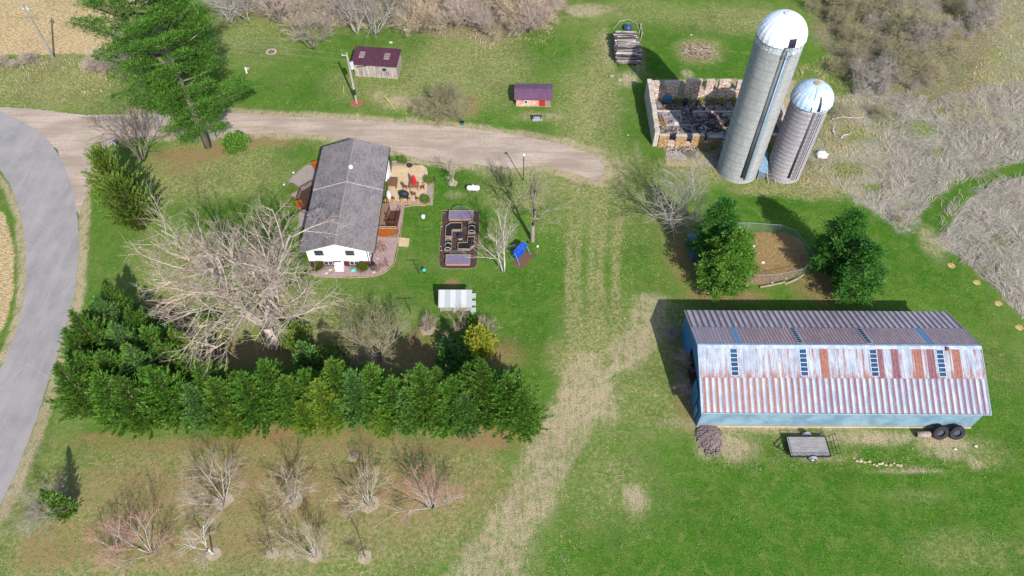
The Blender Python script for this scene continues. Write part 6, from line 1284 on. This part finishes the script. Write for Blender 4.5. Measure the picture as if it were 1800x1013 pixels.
# ---------------------------------------------------------------- trailer, tires, culvert by the barn
x0, y0 = G(1392,803); x1, y1 = G(1460,802); rz = math.atan2(y1-y0, x1-x0)-.02; z = .55
x0, y0 = G(1391,802,z); x1, y1 = G(1459,801,z); W_ = x1-x0; D_ = G(1385,768,z)[1]-y0
o = thing('flatbed_trailer', 'small flat trailer with a pale plank bed and black rail frame', 'trailer', (x0, y0), 0)
b = MB(); n = 9
for k in range(n): b.box(.0, W_, k*D_/n, (k+1)*D_/n-.015, z-.05, z)
b.build('deck', pm('plank_grey', '#b5b2b2', '#9a9698', 5, .85, stretch=(.2,2,1)), o)
mfr = pm('trailer_black', '#20232b', '#2f333c', 4, .5)
b = MB(); b.box(-.05,W_+.05,-.07,-.005,z-.14,z+.04); b.box(-.05,W_+.05,D_+.005,D_+.07,z-.14,z+.04); b.box(-.1,-.01,-.07,D_+.07,z-.14,z+.04); b.box(W_+.005,W_+.07,-.07,D_+.07,z-.14,z+.02)
for yy in (-.04, D_+.04):
    b.tube([(0,yy,z+.35),(W_,yy,z+.35)], .03, 5)
    for k in range(6): b.tube([(k*W_/5,yy,z),(k*W_/5,yy,z+.35)], .025, 4)
b.tube([(0,-.04,z+.35),(0,D_+.04,z+.35)], .03, 5); b.build('rail_frame', mfr, o)
b = MB(); b.tube([(-.05,.2,z-.08),(-1.25,D_/2,z-.1)], .05, 5); b.tube([(-.05,D_-.2,z-.08),(-1.25,D_/2,z-.1)], .05, 5); b.tube([(-1.1,D_/2,0),(-1.1,D_/2,z+.2)], .04, 6); b.build('tongue', mfr, o)
b = MB(); gx0, gx1 = W_+.1, W_+.85
for yy in [k*D_/3 for k in range(4)]: b.tube([(gx0,yy,z),(gx1,yy,z+.85)], .03, 5)
for t in (0,.33,.66,1): b.tube([(gx0+(gx1-gx0)*t,0,z+.85*t),(gx0+(gx1-gx0)*t,D_,z+.85*t)], .03, 5)
b.build('ramp_gate', mfr, o)
for yy, s_ in ((-.28,-1),(D_+.28,1)):
    b = MB(); b.tube([(W_*.55,yy-.1,.33),(W_*.55,yy+.1,.33)], .33, 16); wo = b.build('wheel', pm('tire_rubber','',None), o); b = MB(); b.tube([(W_*.55,yy-.11,.33),(W_*.55,yy+.11,.33)], .17, 12); b.build('rim', mw, wo)
    b = MB(); b.add([(W_*.55+.48*math.cos(math.pi*k/8), yy+q, .38+.4*math.sin(math.pi*k/8)) for q in (-.16,.16) for k in range(9)], [(k,k+1,10+k,9+k) for k in range(8)]); b.build('fender', pm('fender_pale', '#c6ccd4', '#aab1bb', 3, .4), o)
for px, l in ((1647,'left of the two big black tractor tires leaning on the barn front'), (1676,'right of the two big black tractor tires leaning on the barn front')):
    x, y = G(px, 766); o = thing('tractor_tire', l, 'tire', (x, y)); b = MB(); n = 28; prof = [(.42,-.22),(.72,-.26),(.84,-.2),(.86,0),(.84,.2),(.72,.26),(.42,.22),(.4,0)]; vs = []
    for q, w_ in prof:
        for k in range(n): a = 6.283*k/n; rr_ = q*(1.035 if (k % 2 and q > .8) else 1); vs.append((rr_*math.cos(a), w_, rr_*math.sin(a)))
    m_ = len(prof); b.add(vs, [(i*n+k, i*n+(k+1)%n, ((i+1)%m_)*n+(k+1)%n, ((i+1)%m_)*n+k) for i in range(m_) for k in range(n)])
    t_ = b.build('tire', pm('tire_rubber','',None), o); t_.location = (0, 0, .78); t_.rotation_euler = (R(-28), 0, 0)
    b = MB(); b.tube([(0,-.03,0),(0,.03,0)], .38, 20); r_ = b.build('rim', pm('rim_dark', '#3f4650', '#525a66', 4, .5), t_); 
x, y = G(1632,766); o = thing('culvert_pipe', 'short pinkish concrete pipe lying beside the tractor tires', 'pipe', (x, y)); b = MB(); n = 16
vs = [(q, r_*math.cos(6.283*k/n), .34+r_*math.sin(6.283*k/n)) for q, r_ in ((-1.5,.34),(0,.34),(0,.26),(-1.5,.26)) for k in range(n)]; b.add(vs, [(i*n+k, i*n+(k+1)%n, ((i+1)%4)*n+(k+1)%n, ((i+1)%4)*n+k) for i in range(4) for k in range(n)]); b.build('pipe', pm('pipe_pink', '#bba79e', '#a08c86', 4, .8), o, True); b = MB(); b.tube([(-1.48,0,.34),(-1.3,0,.34)], .25, 14); b.build('bore_shade_plug', MBk, o)  # black plug in the pipe end stands in for the shade inside
# gravel heap and rocks
b = MB(); rr = random.Random(4)
for k in range(260): a = rr.random()*6.28; q = rr.random()**.6; b.blob(q*1.45*math.cos(a), q*(1.7+.7*(a > 3.6))*math.sin(a), .5*(1-q*q)+.08, rr.uniform(.06,.17), rr.uniform(.06,.17), rr.uniform(.05,.12), 6, 4, .2, k)
b.blob(0,0,0,1.35,1.8,.55,16,7,.08,3); tag(b.build('gravel_heap', pm('gravel_pink', '#a08a88', '#7d6c6e', 9, .95, bump=.8), None, loc=at(1246,768)), 'heap of pinkish gravel at the front left corner of the barn', 'gravel heap')
RG = 'pale stones in a broken row on the lawn below the barn'
for i, (px, py) in enumerate(((1501,806),(1506,811),(1513,811),(1520,813),(1528,812),(1536,817),(1541,819),(1550,815),(1557,818),(1565,818),(1571,815),(1577,818),(1582,819),(1512,808),(1545,816))):
    o = rock(px, py, .16+.1*((i*37) % 5)/5, 'pale stone in the broken row of stones on the lawn below the barn', pm('tan_pale_stone', '#cfc09c', '#b3a585', 5, .9)); o['group'] = RG
for px, py, s_, l in ((1208,585,.0,''),(1098,560,.1,'small pale stone lying alone on the track'),(1715,785,.22,'white stone chip right of the tractor tires'),(1679,790,.2,'white stone on the sandy spot by the tires'),(714,54,.45,'pale stump on the lawn above the board shed'),(687,76,.35,'flat straw pile behind the board shed'),(870,43,.3,'pale stump standing in the thicket'),(1104,238,.15,'small pale stone left of the ruin'),(1215,62,.2,'small white stone on the lawn behind the ruin')):
    if s_: rock(px, py, s_, l)
o = thing('weed_barrel', 'blue barrel hidden in the dense grey green bush', 'barrel', at(797,166)); b = MB(); b.lathe([(.3,0),(.33,.4),(.3,.85)], 12); b.build('body', pm('barrel_blue', '#2f6f98', '#3f84ae', 3, .4), o, True); b = MB(); b.lathe([(.28,.85),(.28,.9)], 12); b.build('lid', pm('barrel_blue','',None), o)
o = thing('weed_barrel', 'blue bucket at the lower right foot of the dense grey green bush', 'bucket', at(813,219)); b = MB(); b.lathe([(.25,0),(.3,.5)], 12); b.build('body', pm('barrel_blue','',None), o); b = MB(); b.lathe([(.32,.5),(.32,.55)], 12); b.build('rim', MBk, o)
# planting rings of saplings along the mown edge
for i, (px, py, l) in enumerate(((1672,467,'first sapling with a straw ring counted from the mown path'),(1717,497,'second sapling with a straw ring on the right lawn'),(1755,534,'third sapling with a straw ring on the right lawn'),(1792,576,'sapling with a straw ring nearest the right frame edge'))):
    o = thing('sapling', l, 'sapling', at(px, py)); b = MB(); b.tube([(0,0,0),(.02,0,1.1)], [.02,.01], 5); 
    for k in range(5): b.tube([(.01,0,.4+.12*k),(.25*math.cos(k*2.2),.25*math.sin(k*2.2),.75+.12*k)], .008, 3)
    b.build('stem', TW['rust'], o); q = random.Random(i); b = MB(); b.add([(0,0,.05)]+[(math.cos(k*.5236)*.5*q.uniform(.8,1.15), math.sin(k*.5236)*.45*q.uniform(.8,1.15), .03) for k in range(12)], [(0,1+k,1+(k+1)%12) for k in range(12)]); b.build('mulch_ring', pm('straw_bright', '#dcc488', '#c09a5c', 4, .9, bump=.5), o)
# fallen branches and litter
b = MB(); rr = random.Random(12)
for k in range(160):
    px, py = rr.uniform(300,1100), rr.uniform(300,1000)
    x, y = G(px, py); a = rr.random()*6.28; L = rr.uniform(.25,.9); b.tube([(x,y,.04),(x+L*.5*math.cos(a),y+L*.5*math.sin(a),.1),(x+L*math.cos(a+.3),y+L*math.sin(a+.3),.05)], .018, 3)
tag(b.build('twig_litter', TW['pale']), 'small fallen twigs scattered over the lawn', 'twigs', None, 'stuff')
for px, py, a, l, s_ in ((1490,210,.05,'long pale fallen branch in the scrub right of the small silo',5.0),(1487,240,.6,'short pale fallen branch below the long one right of the small silo',2.5),(1465,228,1.4,'forked pale fallen branch nearest the small silo',2.5)):
    o = thing('fallen_branch', l, 'branch', at(px, py, .15), a); b = MB(); b.tube([(-s_/2,0,0),(-s_/5,.2,.2),(s_/5,-.1,.15),(s_/2,.1,.1)], [.09,.07,.05,.02], 6); b.build('limb', BK['birch'], o); b = MB()
    for k in range(7): xx = -s_/2+s_*k/7; b.tube([(xx,0,.1),(xx+.5,(-1)**k*.5,.3)], .025, 4)
    b.build('twigs', BK['silver'], o)
